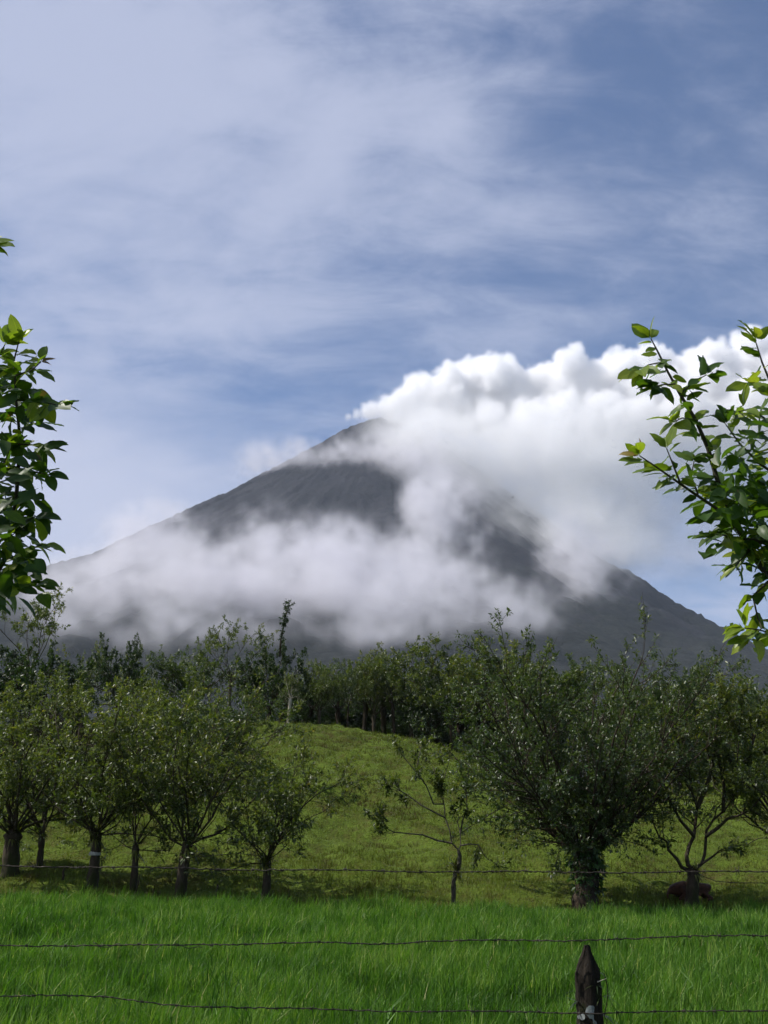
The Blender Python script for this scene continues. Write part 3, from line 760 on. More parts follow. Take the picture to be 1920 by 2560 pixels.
for kind, px, D, top, w in [('A', 30, 40, 1665, 1.1), ('B', 250, 41, 1680, 1.1), ('A', 355, 43, 1690, 1.1), ('E', 520, 42, 1700, 1.1), ('B', 420, 47, 1672, 1.1), ('A', 600, 47, 1735, .9), ('B', 130, 46, 1680, 1.1)]:
    back_tree(kind, px, D, top, {30: 'leafy tree behind the thick stumpy tree at the picture edge', 250: 'leafy tree right behind the trunk with the white band', 355: 'leafy tree behind the thin dark trunk', 520: 'leafy tree behind and right of the stout pollard', 420: 'leafy tree farther up behind the stout pollard', 600: 'last leafy tree of the slope above the open crowned pollard', 130: 'leafy tree farther up behind the slender forked tree'}[px], w, SLOPE)
back_tree('E', 157, 37.5, 1760, 'grey straight trunk standing up the slope above the fence stake', .75, SLOPE, bark=M_BARK)
back_tree('A', 106, 35, 1800, 'thin trunk leaning behind the slender forked tree', .5, SLOPE)
CREST = 'leafy tree in the crowded line of trees on the hill crest'
back_tree('D', 60, 60, 1478, 'tall airy tree with bare twigs rising highest over the left tree mass', .9)
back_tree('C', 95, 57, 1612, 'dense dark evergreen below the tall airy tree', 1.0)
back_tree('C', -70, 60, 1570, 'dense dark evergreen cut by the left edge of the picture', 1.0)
back_tree('A', 195, 74, 1590, 'pale leafy tree top just right of the dark evergreen', .7)
back_tree('C', 290, 69, 1583, 'broad rounded tree standing above the left tree mass', .62)
back_tree('B', 385, 80, 1612, 'crest tree right of the broad rounded tree', .95)
back_tree('E', 465, 78, 1602, 'crest tree left of the open flat topped tree', .95)
back_tree('D', 572, 74, 1552, 'open flat topped tree with forked branches against the cloud', .85)
spire = back_tree('C', 672, 79, 1592, 'dark bushy tree with a tall leafy spire on top', .75)
back_tree('F', 720, 68, 1680, 'small tree with a bright pale bare trunk on the crest', .8, rz=0)
back_tree('I', 797, 79, 1645, 'thick trunked tree hung with epiphytes on the crest', .8)
crest_tuft = back_tree('H', 868, 80, 1650, 'thin trunk carrying a yellow bromeliad tuft on the crest', .55)
for kind, px, D, top, w, lab in [('G', 910, 84, 1625, 1.0, 'crest tree next right of the thin trunk with the yellow tuft'), ('H', 850, 88, 1640, 1.1, 'tree standing back behind the yellow tufted thin trunk'),
        ('I', 935, 82.5, 1645, .9, 'low crest tree in the middle of the close set dark trunks'), ('G', 960, 86, 1602, 1.0, 'taller tree above the close set dark trunks'), ('H', 985, 82, 1640, .9, 'pale thin trunked tree left of the high flat crown'),
        ('I', 1030, 84, 1586, 1.0, 'highest crown of the crest trees against the dark cloud base'), ('H', 1150, 88, 1603, 1.1, 'crest tree right of the dark shady tree with black trunks'), ('G', 1130, 80, 1640, .95, 'tree at the shaded end of the crest where the pasture drops'),
        ('G', 1205, 84, 1590, 1.0, 'round topped tree on the left behind the big spreading tree'), ('I', 1290, 85, 1588, 1.0, 'tree showing its top through the left crown of the big spreading tree'), ('H', 1390, 85, 1640, 1.0, 'tree hidden behind the middle of the big spreading crown'),
        ('G', 1330, 92, 1600, 1.0, 'farther tree top behind the big spreading tree'), ('H', 770, 90, 1660, 1.1, 'tree set back left of the thick epiphyte trunk'), ('I', 640, 84, 1650, .9, 'tree left of the dark bushy tree with the spire'), ('H', 1480, 86, 1650, 1.0, 'tree behind the right shoulder of the big spreading crown')]:
    back_tree(kind, px, D, top, lab, w)
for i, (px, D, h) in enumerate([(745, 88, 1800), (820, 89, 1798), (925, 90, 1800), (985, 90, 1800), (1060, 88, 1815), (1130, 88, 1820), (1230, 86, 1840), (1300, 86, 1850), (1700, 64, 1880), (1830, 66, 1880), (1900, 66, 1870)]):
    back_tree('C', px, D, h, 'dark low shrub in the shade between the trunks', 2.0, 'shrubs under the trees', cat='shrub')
back_tree('C', 1075, 80, 1690, 'dark shady tree with two black trunks at the edge of the crest', .6)
RIGHT = 'leafy tree in the tree mass behind the forked tree'
back_tree('E', 1690, 62, 1628, 'feathery tree reaching sideways above the forked tree', .85, 'trees behind the forked tree')
for kind, px, D, top, w in [('A', 1615, 68, 1680, .8), ('B', 1560, 74, 1660, .8), ('A', 1790, 66, 1705, .85), ('B', 1865, 68, 1712, .85), ('A', 1935, 66, 1700, .9), ('C', 1650, 60, 1790, .8)]:
    back_tree(kind, px, D, top, {1615: 'tree between the big spreading crown and the feathery one', 1560: 'tree half hidden behind the right side of the big crown', 1790: 'tree above the fork of the two stemmed tree', 1865: 'tree behind and right of the forked tree', 1935: 'tree behind cut by the right edge of the picture', 1650: 'dark dense tree low behind the forked tree'}[px], w, 'trees behind the forked tree')
for px, D, top in [(1800, 115, 1688), (1850, 120, 1680), (1905, 112, 1676), (1740, 118, 1700)]:
    back_tree('E', px, D, top, 'hazy small tree far off at the foot of the volcano', .9, 'far trees below the volcano')
_s = crest_tuft.scale[0]; add_part(crest_tuft, 'bromeliad', BROM[2], (0, -.1, 1.9), 0, 2.2, label='yellow bromeliad tuft')
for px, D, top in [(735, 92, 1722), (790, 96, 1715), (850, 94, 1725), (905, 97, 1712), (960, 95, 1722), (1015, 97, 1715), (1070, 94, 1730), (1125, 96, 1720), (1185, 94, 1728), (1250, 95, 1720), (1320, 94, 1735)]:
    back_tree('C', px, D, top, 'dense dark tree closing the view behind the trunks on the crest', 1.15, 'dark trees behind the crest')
# leafy spire of the dark tree
def build_spire():
    r = np.random.default_rng(77); LV, T = Leaves(), Tubes()
    ax = [at(700, 1640, 75.6), at(702, 1600, 75.5), at(708, 1570, 75.5), at(712, 1545, 75.4), at(722, 1512, 75.4)]
    P = np.array([(p - spire.location) for p in ax]) 
    T.add(P, np.linspace(.09, .03, 5), 5)
    for t, rad, n in [(.1, .35, 16), (.28, .3, 12), (.42, .2, 7), (.62, .38, 20), (.72, .42, 22), (.82, .3, 12), (.93, .4, 20), (1.0, .42, 22)]:
        p, d = tangent(P, t)
        for _ in range(n):
            q = r.normal(size=3); q /= np.linalg.norm(q)
            LV.cluster(r, p + q * rad * r.uniform(.3, 1), q, 4, .19, .8, .2, .1, r.uniform(.2, .7), .5)
    s = spire.scale
    for nm, me in (('spire_stem', T.mesh('spire_stem', M_BARK_DARK)), ('spire_leaves', LV.mesh('spire_leaves', r, M_LEAF_DARK))):
        o = add_part(spire, nm, me, (0, 0, 0)); o.matrix_parent_inverse = Matrix.LocRotScale(None, spire.rotation_euler, s).inverted()
build_spire()

# ------------------------------------------------------------------ grass
def grass_mesh(name, x, y, z, h, w, seed, mat, segs=2, lean=0.5, tint=None, wind=(0.25, 0.0)):
    r = np.random.default_rng(seed); n = len(x)
    az = r.uniform(0, 2 * np.pi, n); le = np.abs(r.normal(0, lean, n))
    dx, dy = np.cos(az) * le + wind[0], np.sin(az) * le + wind[1]
    fa = r.uniform(0, np.pi, n); sx, sy = np.cos(fa) * w / 2, np.sin(fa) * w / 2
    P = np.stack([x, y, z], 1)
    if segs == 1:
        v = np.stack([P + np.stack([-sx, -sy, 0 * sx - .01], 1), P + np.stack([sx, sy, 0 * sx - .01], 1), P + np.stack([dx * h * .7, dy * h * .7, h], 1)], 1)
        i = np.arange(n)[:, None] * 3
        return np_mesh(name, v.reshape(-1, 3), i + [[0, 1, 2]], None, {'tint': np.repeat(tint, 3)}, mat)
    nrm = np.sqrt(1 + (dx ** 2 + dy ** 2) * .5)
    mid = P + np.stack([dx * h * .25, dy * h * .25, h * .6 / nrm * 1.05], 1); tip = P + np.stack([dx * h * .85, dy * h * .85, h / nrm], 1)
    S = np.stack([sx, sy, 0 * sx], 1); dn = np.array([0, 0, -.02])
    v = np.stack([P - S + dn, P + S + dn, mid + S * .75, mid - S * .75, tip], 1)
    i = np.arange(n)[:, None] * 5
    tri = np.concatenate([i + [0, 1, 2], i + [0, 2, 3], i + [3, 2, 4]], 1).reshape(-1, 3)
    return np_mesh(name, v.reshape(-1, 3), tri, None, {'tint': np.repeat(tint, 5)}, mat)
def build_grass():
    r = np.random.default_rng(15)
    m = leaf_mat('meadow_grass', [(0, (0.030, 0.082, 0.008)), (0.5, (0.062, 0.152, 0.012)), (0.9, (0.125, 0.235, 0.026)), (0.965, (0.18, 0.26, 0.05)), (1.0, (0.42, 0.40, 0.18))], 0.35, (1.3, 1.5, 0.6), 0.55, .3)
    n = 420000
    u = r.random(n); y = np.sqrt(5.0 ** 2 + u * (28.6 ** 2 - 5.0 ** 2)) ; y = np.where(r.random(n) < .35, 5 + (y - 5) * r.random(n), y)
    x = (r.random(n) * 2 - 1) * (0.40 * y + 0.9)
    ed = meadow_edge(x)
    keep = y < ed + r.normal(0, .3, n)
    x, y = x[keep], y[keep]
    pat = tile(_tile, 128, x * 6, y * 6)
    h = (0.215 + 0.04 * pat + 0.07 * tile(_tile2, 64, x * .9, y * .9)) * r.uniform(.55, 1.25, len(x))
    h = np.clip(h, .1, .75)
    edge = (y > ed[keep] - 1.2) & (x < 0.5); h = np.where(edge, h * r.uniform(.8, 1.6, len(x)), h)
    far = y > 18
    tint = np.clip(0.47 + 0.19 * pat + r.normal(0, .26, len(x)), 0, .96); tint[r.random(len(x)) < .009] = 1.0
    w = np.where(far, .014, .011) * r.uniform(.7, 1.3, len(x))
    me = grass_mesh('tall_grass', x, y, terr(x, y), h, w, 16, m, 2, .46, tint, (0.10, -0.05))
    o = bpy.data.objects.new('tall_grass', me); link(o); tag(o, 'tall bright green meadow grass behind the barbed wire', 'grass', kind='stuff')
    cx_, cy_ = (r.random(420) * 2 - 1), np.sqrt(6 ** 2 + r.random(420) * (27 ** 2 - 36)); cx_ = cx_ * (.4 * cy_ + .8)
    k = 16; x = np.repeat(cx_, k) + r.normal(0, .07, 420 * k); y = np.repeat(cy_, k) + r.normal(0, .07, 420 * k)
    keep = y < meadow_edge(x); x, y = x[keep], y[keep]
    me = grass_mesh('grass_clumps', x, y, terr(x, y), r.uniform(.22, .48, len(x)), r.uniform(.012, .022, len(x)), 18, m, 2, .6, np.clip(np.repeat(r.normal(.6, .25, 420), k)[keep] + r.normal(0, .1, len(x)), 0, .97), (.05, 0))
    o = bpy.data.objects.new('grass_clumps', me); link(o); tag(o, 'broad bladed grass clumps standing out of the meadow', 'grass', kind='stuff')
    # short grazed grass of the hill
    m2 = leaf_mat('pasture_grass', [(0, (0.056, 0.038, 0.014)), (0.3, (0.078, 0.090, 0.014)), (0.75, (0.104, 0.156, 0.018)), (1, (0.17, 0.195, 0.036))], 0.3, (1.4, 1.4, 0.6), .6, .2)
    n = 330000
    u = r.random(n); y = 26.5 + (84 - 26.5) * u ** 1.25
    x = (r.random(n) * 2 - 1) * (0.40 * y + 1)
    keep = y > meadow_edge(x) - .3
    x, y = x[keep], y[keep]
    pat = tile(_tile2, 64, x * .8, y * .8); big = tile(_tile, 128, x, y)
    h = np.clip(.065 + .03 * pat, .02, .2) * r.uniform(.6, 1.4, len(x)) * (1 + (y - 27) / 110)
    tc_ = terrace_of(x, y, terr(x, y)); lo_ = sstep(-tc_ + .5 * big, .1, .9)
    h = h * (1 + .7 * lo_)
    tint = np.clip(.60 + .18 * big - .34 * lo_ - .16 * pat + r.normal(0, .14, len(x)), 0, 1)
    me = grass_mesh('pasture_grass', x, y, terr(x, y), h, np.minimum(.016 * (1 + (y - 27) / 30), .032), 17, m2, 1, .6, tint, (.1, 0))
    o = bpy.data.objects.new('pasture_grass', me); link(o); tag(o, 'short grazed olive grass on the hill', 'grass', kind='stuff')
build_grass()
# ------------------------------------------------------------------ barbed wire fence in front of the meadow
FY = 5.4
M_WIRE, _t, _o = new_mat('rusty_wire')
_n = tnoise(_t, mapping(_t), 30, 4, 0.6)
_p = principled(_t, _o, ramp(_t, _n, [(0.35, (0.018, 0.013, 0.010)), (0.7, (0.09, 0.075, 0.06))]), 0.55, None, 0.4); _p.inputs['Metallic'].default_value = 0.5
def wire_curve(pts, step=0.02):
    """smooth polyline through photo pixels on the fence plane"""
    P = np.array([at(px, py, FY + dy) for px, py, dy in pts])
    s = np.concatenate([[0], np.cumsum(np.linalg.norm(np.diff(P, axis=0), axis=1))])
    k = np.arange(0, s[-1], step)
    out = np.stack([np.interp(k, s, P[:, i]) for i in range(3)], 1)
    ker = np.hanning(11); ker /= ker.sum()
    for i in range(3): out[:, i] = np.convolve(np.pad(out[:, i], 5, 'edge'), ker, 'valid')
    return out, k
def barbed_wire(pts, label, seed, spacing=0.165, extra=None):
    r = np.random.default_rng(seed)
    C, k = wire_curve(pts)
    C[:, 2] += 0.003 * np.sin(k * 7 + seed) + 0.0015 * r.normal(size=len(k)); C[:, 1] += .004 * np.sin(k * 5 + 2 * seed)
    e = empty('barbed_wire', C[len(C) // 2]); o0 = np.array(e.location)
    ph = k * 2 * np.pi / 0.055
    for s in (0, math.pi):
        T = Tubes(); W = C - o0 + np.stack([0 * k, np.cos(ph + s) * .0021, np.sin(ph + s) * .0021], 1)
        T.add(W, np.full(len(k), .0021), 4)
        link(bpy.data.objects.new('strand', T.mesh('wire_strand', M_WIRE)), e)
    T = Tubes()                                        # barb shared by all knots: two turns and four points
    a = np.linspace(0, 4 * np.pi, 17)
    T.add(np.stack([np.linspace(-.006, .006, 17), np.cos(a) * .0055, np.sin(a) * .0055], 1), np.full(17, .0016), 4)
    for sx, sz, sy in ((-.006, 1, .4), (.006, -1, .5), (-.004, -1, -.4), (.004, 1, -.5)):
        T.add(np.array([[sx, 0, .004 * sz], [sx * 1.6, sy * .008, .019 * sz]]), np.array([.0016, .0007]), 4)
    me = T.mesh('wire_barb', M_WIRE)
    x = r.uniform(0, .1)
    while x < k[-1] - .02:
        i = int(x / .02)
        o = bpy.data.objects.new('barb', me); link(o, e); o.location = C[i] - o0; o.rotation_euler = (r.uniform(0, 6.28), r.normal(0, .1), 0)
        x += spacing * r.uniform(.8, 1.2)
    for ex in (extra or []):
        T = Tubes(); q, kk = wire_curve(ex, .01)
        q[:, 2] += .005 * np.sin(kk * 60); q[:, 1] += .006 * np.cos(kk * 60)
        T.add(q - o0, np.full(len(kk), .0018), 4); link(bpy.data.objects.new('loose_end', T.mesh('loose_end', M_WIRE)), e)
    return tag(e, label, 'wire', 'wires of the near fence')
barbed_wire([(-620, 2158, 0), (0, 2164, 0), (500, 2172, 0), (900, 2177, 0), (1400, 2181, 0), (1700, 2180, 0), (1920, 2179, 0), (2560, 2176, 0)], 'top barbed wire crossing in front of the tree trunks', 1)
barbed_wire([(-620, 2360, 0), (0, 2362, 0), (260, 2365, 0), (500, 2361, 0), (640, 2359, 0), (800, 2357, 0), (960, 2360, 0), (1080, 2351, 0), (1290, 2352, 0), (1410, 2353, -.05), (1430, 2351, -.05), (1540, 2346, 0), (1700, 2343, 0), (1920, 2338, 0), (2560, 2330, 0)],
            'middle barbed wire with frayed twisted joint just above the post tip', 2, extra=[[(228, 2356, -.01), (250, 2367, -.01), (300, 2362, -.01), (310, 2358, -.01)], [(430, 2360, -.01), (470, 2368, -.01), (512, 2371, -.01)], [(385, 2384, -.01), (396, 2368, -.01), (410, 2360, -.01)], [(1412, 2340, -.05), (1416, 2354, -.05), (1424, 2356, -.05)]])
barbed_wire([(-620, 2470, 0), (0, 2489, 0), (100, 2487, 0), (260, 2494, 0), (440, 2513, 0), (700, 2522, 0), (960, 2527, 0), (1250, 2530, 0), (1455, 2532, -.075), (1505, 2532, -.075), (1700, 2530, 0), (1920, 2525, 0), (2560, 2520, 0)], 'lowest barbed wire sagging across the front of the grass', 3)

def build_post():
    c = at(1473, 2480, FY); base = Vector((c.x, c.y, tz(c.x, c.y)))
    e = empty('fence_post', base)
    r = np.random.default_rng(4)
    H = at(1473, 2362, FY).z - base.z
    n = 30
    zs = np.concatenate([[-.3, 0], np.linspace(.06, H - .13, 44), [H - .11, H - .09, H - .07, H - .045, H - .025, H - .008]])
    groove = r.normal(0, 1, n); gw = [int(q) for q in r.integers(0, n, 5)]
    V, Q = [], []
    for i, z in enumerate(zs):
        f = 1.0 if z < H - .13 else max(.14, (H - z) / .13) ** .7
        for k in range(n):
            a = k / n * 2 * np.pi
            rad = .058 * (1 + .06 * math.sin(2 * a + 1 + z * 2) + .05 * math.sin(5 * a + z * 9) + .025 * groove[k] + .05 * math.sin(z * 31 + 2 * a) * math.sin(z * 13) + r.normal(0, .03) - (.16 if k in gw else 0)) * (1.06 - .07 * z)
            sx = .012 * math.sin(z * 4) * .5
            V.append((rad * f * math.cos(a) + sx + .008 * (1 - f), rad * f * math.sin(a), z + r.normal(0, .004)))
    m_ = len(zs)
    for i in range(m_ - 1):
        for k in range(n): Q.append((i * n + k, i * n + (k + 1) % n, (i + 1) * n + (k + 1) % n, (i + 1) * n + k))
    V.append((.010, 0, H)); tri = [((m_ - 1) * n + k, (m_ - 1) * n + (k + 1) % n, len(V) - 1) for k in range(n)]
    m, t, out = new_mat('rotten_post')
    co = mapping(t, (1, 1, .3)); co2 = mapping(t)
    g = tnoise(t, co, 22, 8, .7, .3); b = tnoise(t, co2, 9, 5, .6)
    colr = ramp(t, g, [(.3, (.007, .006, .005)), (.6, (.024, .019, .014)), (.8, (.055, .046, .036))])
    colr = mixc(t, ramp(t, b, [(.52, (0, 0, 0)), (.66, (.8, .8, .8))]), colr, (.022, .028, .010))
    principled(t, out, colr, .92, bump(t, g, 1.0, .02), .15)
    link(bpy.data.objects.new('post', np_mesh('post', np.array(V), tri, Q, None, m, True)), e)
    # grey lichen crusts: thin shells over the bark
    ml, t, out = new_mat('lichen')
    g2 = tnoise(t, mapping(t), 60, 5, .6)
    principled(t, out, ramp(t, g2, [(.3, (.12, .14, .13)), (.7, (.30, .32, .32))]), .95, bump(t, g2, .6, .004), .1)
    for az, z, w, h in [(-100, .42 + H - .70, .035, .05), (-78, H - .33, .022, .055), (-150, H - .30, .03, .03), (-165, H - .36, .02, .05), (-70, H - .45, .035, .045), (-80, H - .53, .03, .05), (-120, H - .62, .03, .04)]:
        vs = [(0, 0, 0)]; k = 11
        for j in range(k):
            a = j / k * 6.283; q = r.uniform(.6, 1.1); vs.append((w * q * math.cos(a), 0, h * q * math.sin(a) * .6))
        A = R(az); pv = []
        for (u, _, zz) in vs:
            aa = A + u / .062; rd = .0645 - (.004 if u or zz else 0)
            pv.append((rd * math.cos(aa), rd * math.sin(aa), z + zz))
        o = bpy.data.objects.new('lichen_patch', np_mesh('lichen_patch', np.array(pv), [(0, j + 1, (j + 1) % k + 1) for j in range(k)], None, None, ml, True)); link(o, e)
    # ferns and a thin creeper on the side
    for i, (az, z, s) in enumerate([(-12, H - .22, .22), (5, H - .30, .3), (-5, H - .38, .34), (-170, H - .24, .22), (170, H - .20, .2), (-60, H - .17, .16), (-30, H - .12, .14), (-8, H - .46, .3)]):
        A = R(az)
        add_part(e, 'fern_tuft', blade_fan('fern_tuft', 300 + i, 9, .22, .02, M_LEAF_DARK, hang=.3), (.055 * math.cos(A), .055 * math.sin(A), z), i, s * 1.7)
    T = Tubes(); z = np.linspace(H - .12, H - .60, 25)
    T.add(np.stack([.068 + .012 * np.sin(z * 21) + .012 * (z < H - .3), -.02 + .01 * np.cos(z * 17), z], 1), np.full(25, .0022), 4)
    link(bpy.data.objects.new('creeper_stem', T.mesh('creeper_stem', M_BARK_DARK)), e)
    T = Tubes(); T.add(np.array([[.03, -.05, H - .155], [.05, -.052, H - .147], [.075, -.045, H - .14]]), np.array([.0025, .002, .001]), 4)
    link(bpy.data.objects.new('straw', T.mesh('straw', M_BARK_PALE)), e)
    tag(e, 'dark mossy fence post with pointed top standing in front of the grass', 'fence post')
build_post()

# ------------------------------------------------------------------ small stakes and old wire in the tree row
def stake(px, D, py_top, w, lean, label, mat):
    b = on_ground(px, D); h = at(px, py_top, D).z - b.z
    T = Tubes(); k = np.linspace(0, 1, 7); r = np.random.default_rng(int(px))
    T.add(np.stack([lean * k + r.normal(0, .006, 7), 0 * k, -.2 + (h + .2) * k], 1), w / 2 * (1 + r.normal(0, .08, 7)), 7)
    o = bpy.data.objects.new('fence_stake', T.mesh('fence_stake', mat)); link(o); o.location = b
    tag(o, label, 'stake', 'stakes between the row of trees')
stake(155, 29.6, 2172, .065, .03, 'short upright fence stake beside the trunk with the white band', M_BARK)
stake(537, 28.6, 2212, .055, .05, 'low broken stake in the grass between the stout pollard and the open crowned one', M_BARK)
stake(335, 28.9, 2188, .03, .12, 'thin dry stick leaning on the thin dark trunk', M_BARK)
def old_wire(pts, label):
    P = np.array([at(px, py, D) for px, py, D in pts]); o0 = P[0].copy()
    T = Tubes(); T.add(densify(P - o0, 6), np.full((len(P) - 1) * 6 + 1, .009), 4)
    o = bpy.data.objects.new('old_wire', T.mesh('old_wire', M_WIRE)); link(o); o.location = o0
    tag(o, label, 'wire', 'old wires strung between the row trees')
old_wire([(1745, 2185, 28.2), (1790, 2203, 28.2), (1840, 2207, 28.3), (1985, 2208, 28.5)], 'thin old wire running from the forked tree out of the picture')
old_wire([(465, 2145, 28.4), (540, 2138, 28.3), (600, 2134, 28.3), (655, 2140, 28.2)], 'thin old wire between the stout pollard and the open crowned one')

# ------------------------------------------------------------------ brown calf resting behind the forked tree
def build_calf():
    b = on_ground(1729, 29.0)
    e = empty('calf', b); e.scale = (1.08, 1.08, 1.12)
    # spine runs to the right; local x along the body
    J = {'rump': ((-.40, 0, .22), .19), 'hip': ((-.26, 0, .31), .185), 'loin': ((-.06, 0, .24), .17), 'rib': ((.12, 0, .27), .18), 'shoulder': ((.28, 0, .34), .175), 'chest': ((.40, 0, .26), .13),
         'neck': ((.46, .14, .28), .085), 'poll': ((.40, .30, .27), .075), 'muzzle': ((.24, .36, .16), .05),
         'stifle': ((-.18, -.24, .12), .075), 'hock': ((-.36, -.27, .06), .04), 'hoof': ((-.16, -.30, .04), .03),
         'stifle2': ((-.18, .24, .12), .075), 'hock2': ((-.36, .27, .06), .04), 'hoof2': ((-.16, .30, .04), .03),
         'elbow': ((.30, -.17, .12), .06), 'knee': ((.44, -.20, .07), .042), 'hoof3': ((.30, -.23, .035), .03),
         'elbow2': ((.30, .17, .12), .06), 'knee2': ((.44, .20, .07), .042), 'hoof4': ((.30, .23, .035), .03), 'tail': ((-.56, -.05, .18), .025), 'tail2': ((-.58, -.12, .05), .018)}
    E = [('loin', 'hip'), ('hip', 'rump'), ('loin', 'rib'), ('rib', 'shoulder'), ('shoulder', 'chest'), ('chest', 'neck'), ('neck', 'poll'), ('poll', 'muzzle'), ('hip', 'stifle'), ('stifle', 'hock'), ('hock', 'hoof'),
         ('hip', 'stifle2'), ('stifle2', 'hock2'), ('hock2', 'hoof2'), ('shoulder', 'elbow'), ('elbow', 'knee'), ('knee', 'hoof3'), ('shoulder', 'elbow2'), ('elbow2', 'knee2'), ('knee2', 'hoof4'), ('rump', 'tail'), ('tail', 'tail2')]
    names = ['loin'] + [k for k in J if k != 'loin']; ix = {k: i for i, k in enumerate(names)}
    me = bpy.data.meshes.new('calf_body'); me.from_pydata([J[k][0] for k in names], [(ix[a], ix[c]) for a, c in E], [])
    o = bpy.data.objects.new('body', me); link(o, e)
    o.modifiers.new('skin', 'SKIN'); sv = me.skin_vertices[0].data
    for k in names: sv[ix[k]].radius = (J[k][1], J[k][1] * .92)
    sv[0].use_root = True
    ss = o.modifiers.new('sub', 'SUBSURF'); ss.levels = 2; ss.render_levels = 2
    m, t, out = new_mat('brown_hide')
    n = tnoise(t, mapping(t), 14, 5, .6)
    principled(t, out, ramp(t, n, [(.3, (.030, .014, .008)), (.7, (.085, .036, .020))]), .75, bump(t, tnoise(t, mapping(t, (1, 1, 4)), 60, 3), .4, .01), .25)
    me.materials.append(m)
    for s in (-1, 1):                                   # ears
        d = .05
        vv = np.array([(0, 0, 0), (.02, s * .03, .02), (.0, s * .11, .01), (-.03, s * .04, -.01), (.0, s * .05, .025)])
        ear = bpy.data.objects.new('ear', np_mesh('ear', vv, [(0, 1, 4), (1, 2, 4), (2, 3, 4), (3, 0, 4), (0, 3, 2), (0, 2, 1)], None, None, m)); link(ear, e)
        ear.location = (.40 + s * .05, .30, .33); ear.rotation_euler = (0, 0, R(-60))
    tag(e, 'dark brown calf resting in the grass behind the forked tree trunk', 'calf')
build_calf()

# ------------------------------------------------------------------ bird far off in front of the cloud
def build_bird():
    c = at(1282, 1243, 150)
    e = empty('bird', c)
    m, t, out = new_mat('dark_feathers'); principled(t, out, (.025, .025, .028), .7)
    T = Tubes(); x = np.linspace(-.16, .16, 9)
    T.add(np.stack([x, 0 * x, .01 * np.sin(x * 8)], 1), np.array([.008, .022, .038, .046, .046, .04, .034, .03, .012]), 8)
    link(bpy.data.objects.new('body', T.mesh('bird_body', m)), e)
    for s in (-1, 1):
        v = np.array([(.07, s * .03, .02), (-.05, s * .03, .015), (.06, s * .2, .07), (-.05, s * .2, .06), (-.02, s * .42, .03), (-.06, s * .40, .03)])
        v = np.concatenate([v, v - [0, 0, .008]])
        q = [(0, 1, 3, 2), (2, 3, 5, 4), (6, 8, 9, 7), (8, 10, 11, 9), (0, 2, 8, 6), (2, 4, 10, 8), (1, 7, 9, 3), (3, 9, 11, 5), (4, 5, 11, 10)]
        link(bpy.data.objects.new('wing', np_mesh('bird_wing', v, None, q, None, m, True)), e)
    v = np.array([(-.14, -.012, .0), (-.14, .012, .0), (-.27, -.05, .0), (-.27, .05, .0)]); v = np.concatenate([v, v - [0, 0, .006]])
    link(bpy.data.objects.new('tail', np_mesh('bird_tail', v, None, [(0, 1, 3, 2), (4, 6, 7, 5), (0, 2, 6, 4), (1, 5, 7, 3), (2, 3, 7, 6)], None, m)), e)
    e.rotation_euler = (R(15), 0, R(25))
    tag(e, 'tiny dark bird flying in front of the cloud', 'bird')
build_bird()

# ------------------------------------------------------------------ big leaved trees that frame the view
M_BIG = [leaf_mat('broad_leaf', [(0, (.022, .054, .008)), (.6, (.042, .090, .012)), (1, (.08, .135, .02))], .42, (2.2, 2.2, .5), .45, .35, True),
         leaf_mat('broad_leaf_young_sunlit', [(0, (.10, .17, .020)), (.6, (.17, .24, .03)), (1, (.24, .29, .045))], .5, (1.5, 1.5, .5), .4, .4, True),  # lime of young leaves, also painted in for leaves with sun shining through
         leaf_mat('broad_leaf_new', [(0, (.15, .10, .035)), (.6, (.20, .13, .045)), (1, (.22, .18, .05))], .4, (1.5, 1.3, .7), .4, .4, True)]
def big_leaf(seed, mat):
    r = np.random.default_rng(seed); nx, ny = 4, 6
    V = []; curl = r.uniform(-.05, .38); fold = r.uniform(.08, .32); wave = r.uniform(.0, .03); asym = r.uniform(-.06, .06)
    for j in range(ny + 1):
        t = j / ny
        w = .31 * (math.sin(math.pi * min(1, t ** .85)) ** .62) * (1 - .18 * t) if 0 < j < ny else .008
        for i in range(nx + 1):
            s = i / nx * 2 - 1
            V.append((s * w + asym * math.sin(t * 3.1), t, abs(s) * w * fold - curl * t * t + wave * math.sin(t * 14 + s * 3)))
    Q = [(j * 5 + i, j * 5 + i + 1, (j + 1) * 5 + i + 1, (j + 1) * 5 + i) for j in range(ny) for i in range(nx)]
    if seed % 2:                                        # insect bites
        for _ in range(seed % 3 + 1):
            j = r.integers(1, ny - 1); Q.remove((j * 5 + 3, j * 5 + 4, (j + 1) * 5 + 4, (j + 1) * 5 + 3)) if (j * 5 + 3, j * 5 + 4, (j + 1) * 5 + 4, (j + 1) * 5 + 3) in Q else None
    V = np.array(V); V[:, 1] += .12
    b = len(V); V = np.concatenate([V, [(-.010, -.02, 0), (.010, -.02, 0), (.010, .13, 0), (-.010, .13, 0)]]); Q.append((b, b + 1, b + 2, b + 3))   # stalk
    return np_mesh('broad_leaf', V, None, Q, None, mat, True)
LEAFS = [[big_leaf(s, m) for s in range(6)] for m in M_BIG]
M_TWIG = bark_mat('twig', (.030, .028, .018), (.075, .07, .045), 20)
REST = []
def put_leaf(r, parent, p, d, size, kind, rest=False):
    d = Vector(d).normalized()
    y = d; up = Vector((r.normal(0, .6), r.normal(0, .5) - .55, .8)).normalized()
    x = y.cross(up).normalized(); z = x.cross(y)
    M = Matrix((x, y, z)).transposed().to_4x4(); M.translation = Vector(p)
    M = M @ Matrix.Diagonal((size * r.uniform(.85, 1.1), size, size, 1)); me = LEAFS[kind][r.integers(6)]
    if rest: REST.append((M, me)); return
    o = bpy.data.objects.new('leaf', me); link(o, parent); o.matrix_local = M
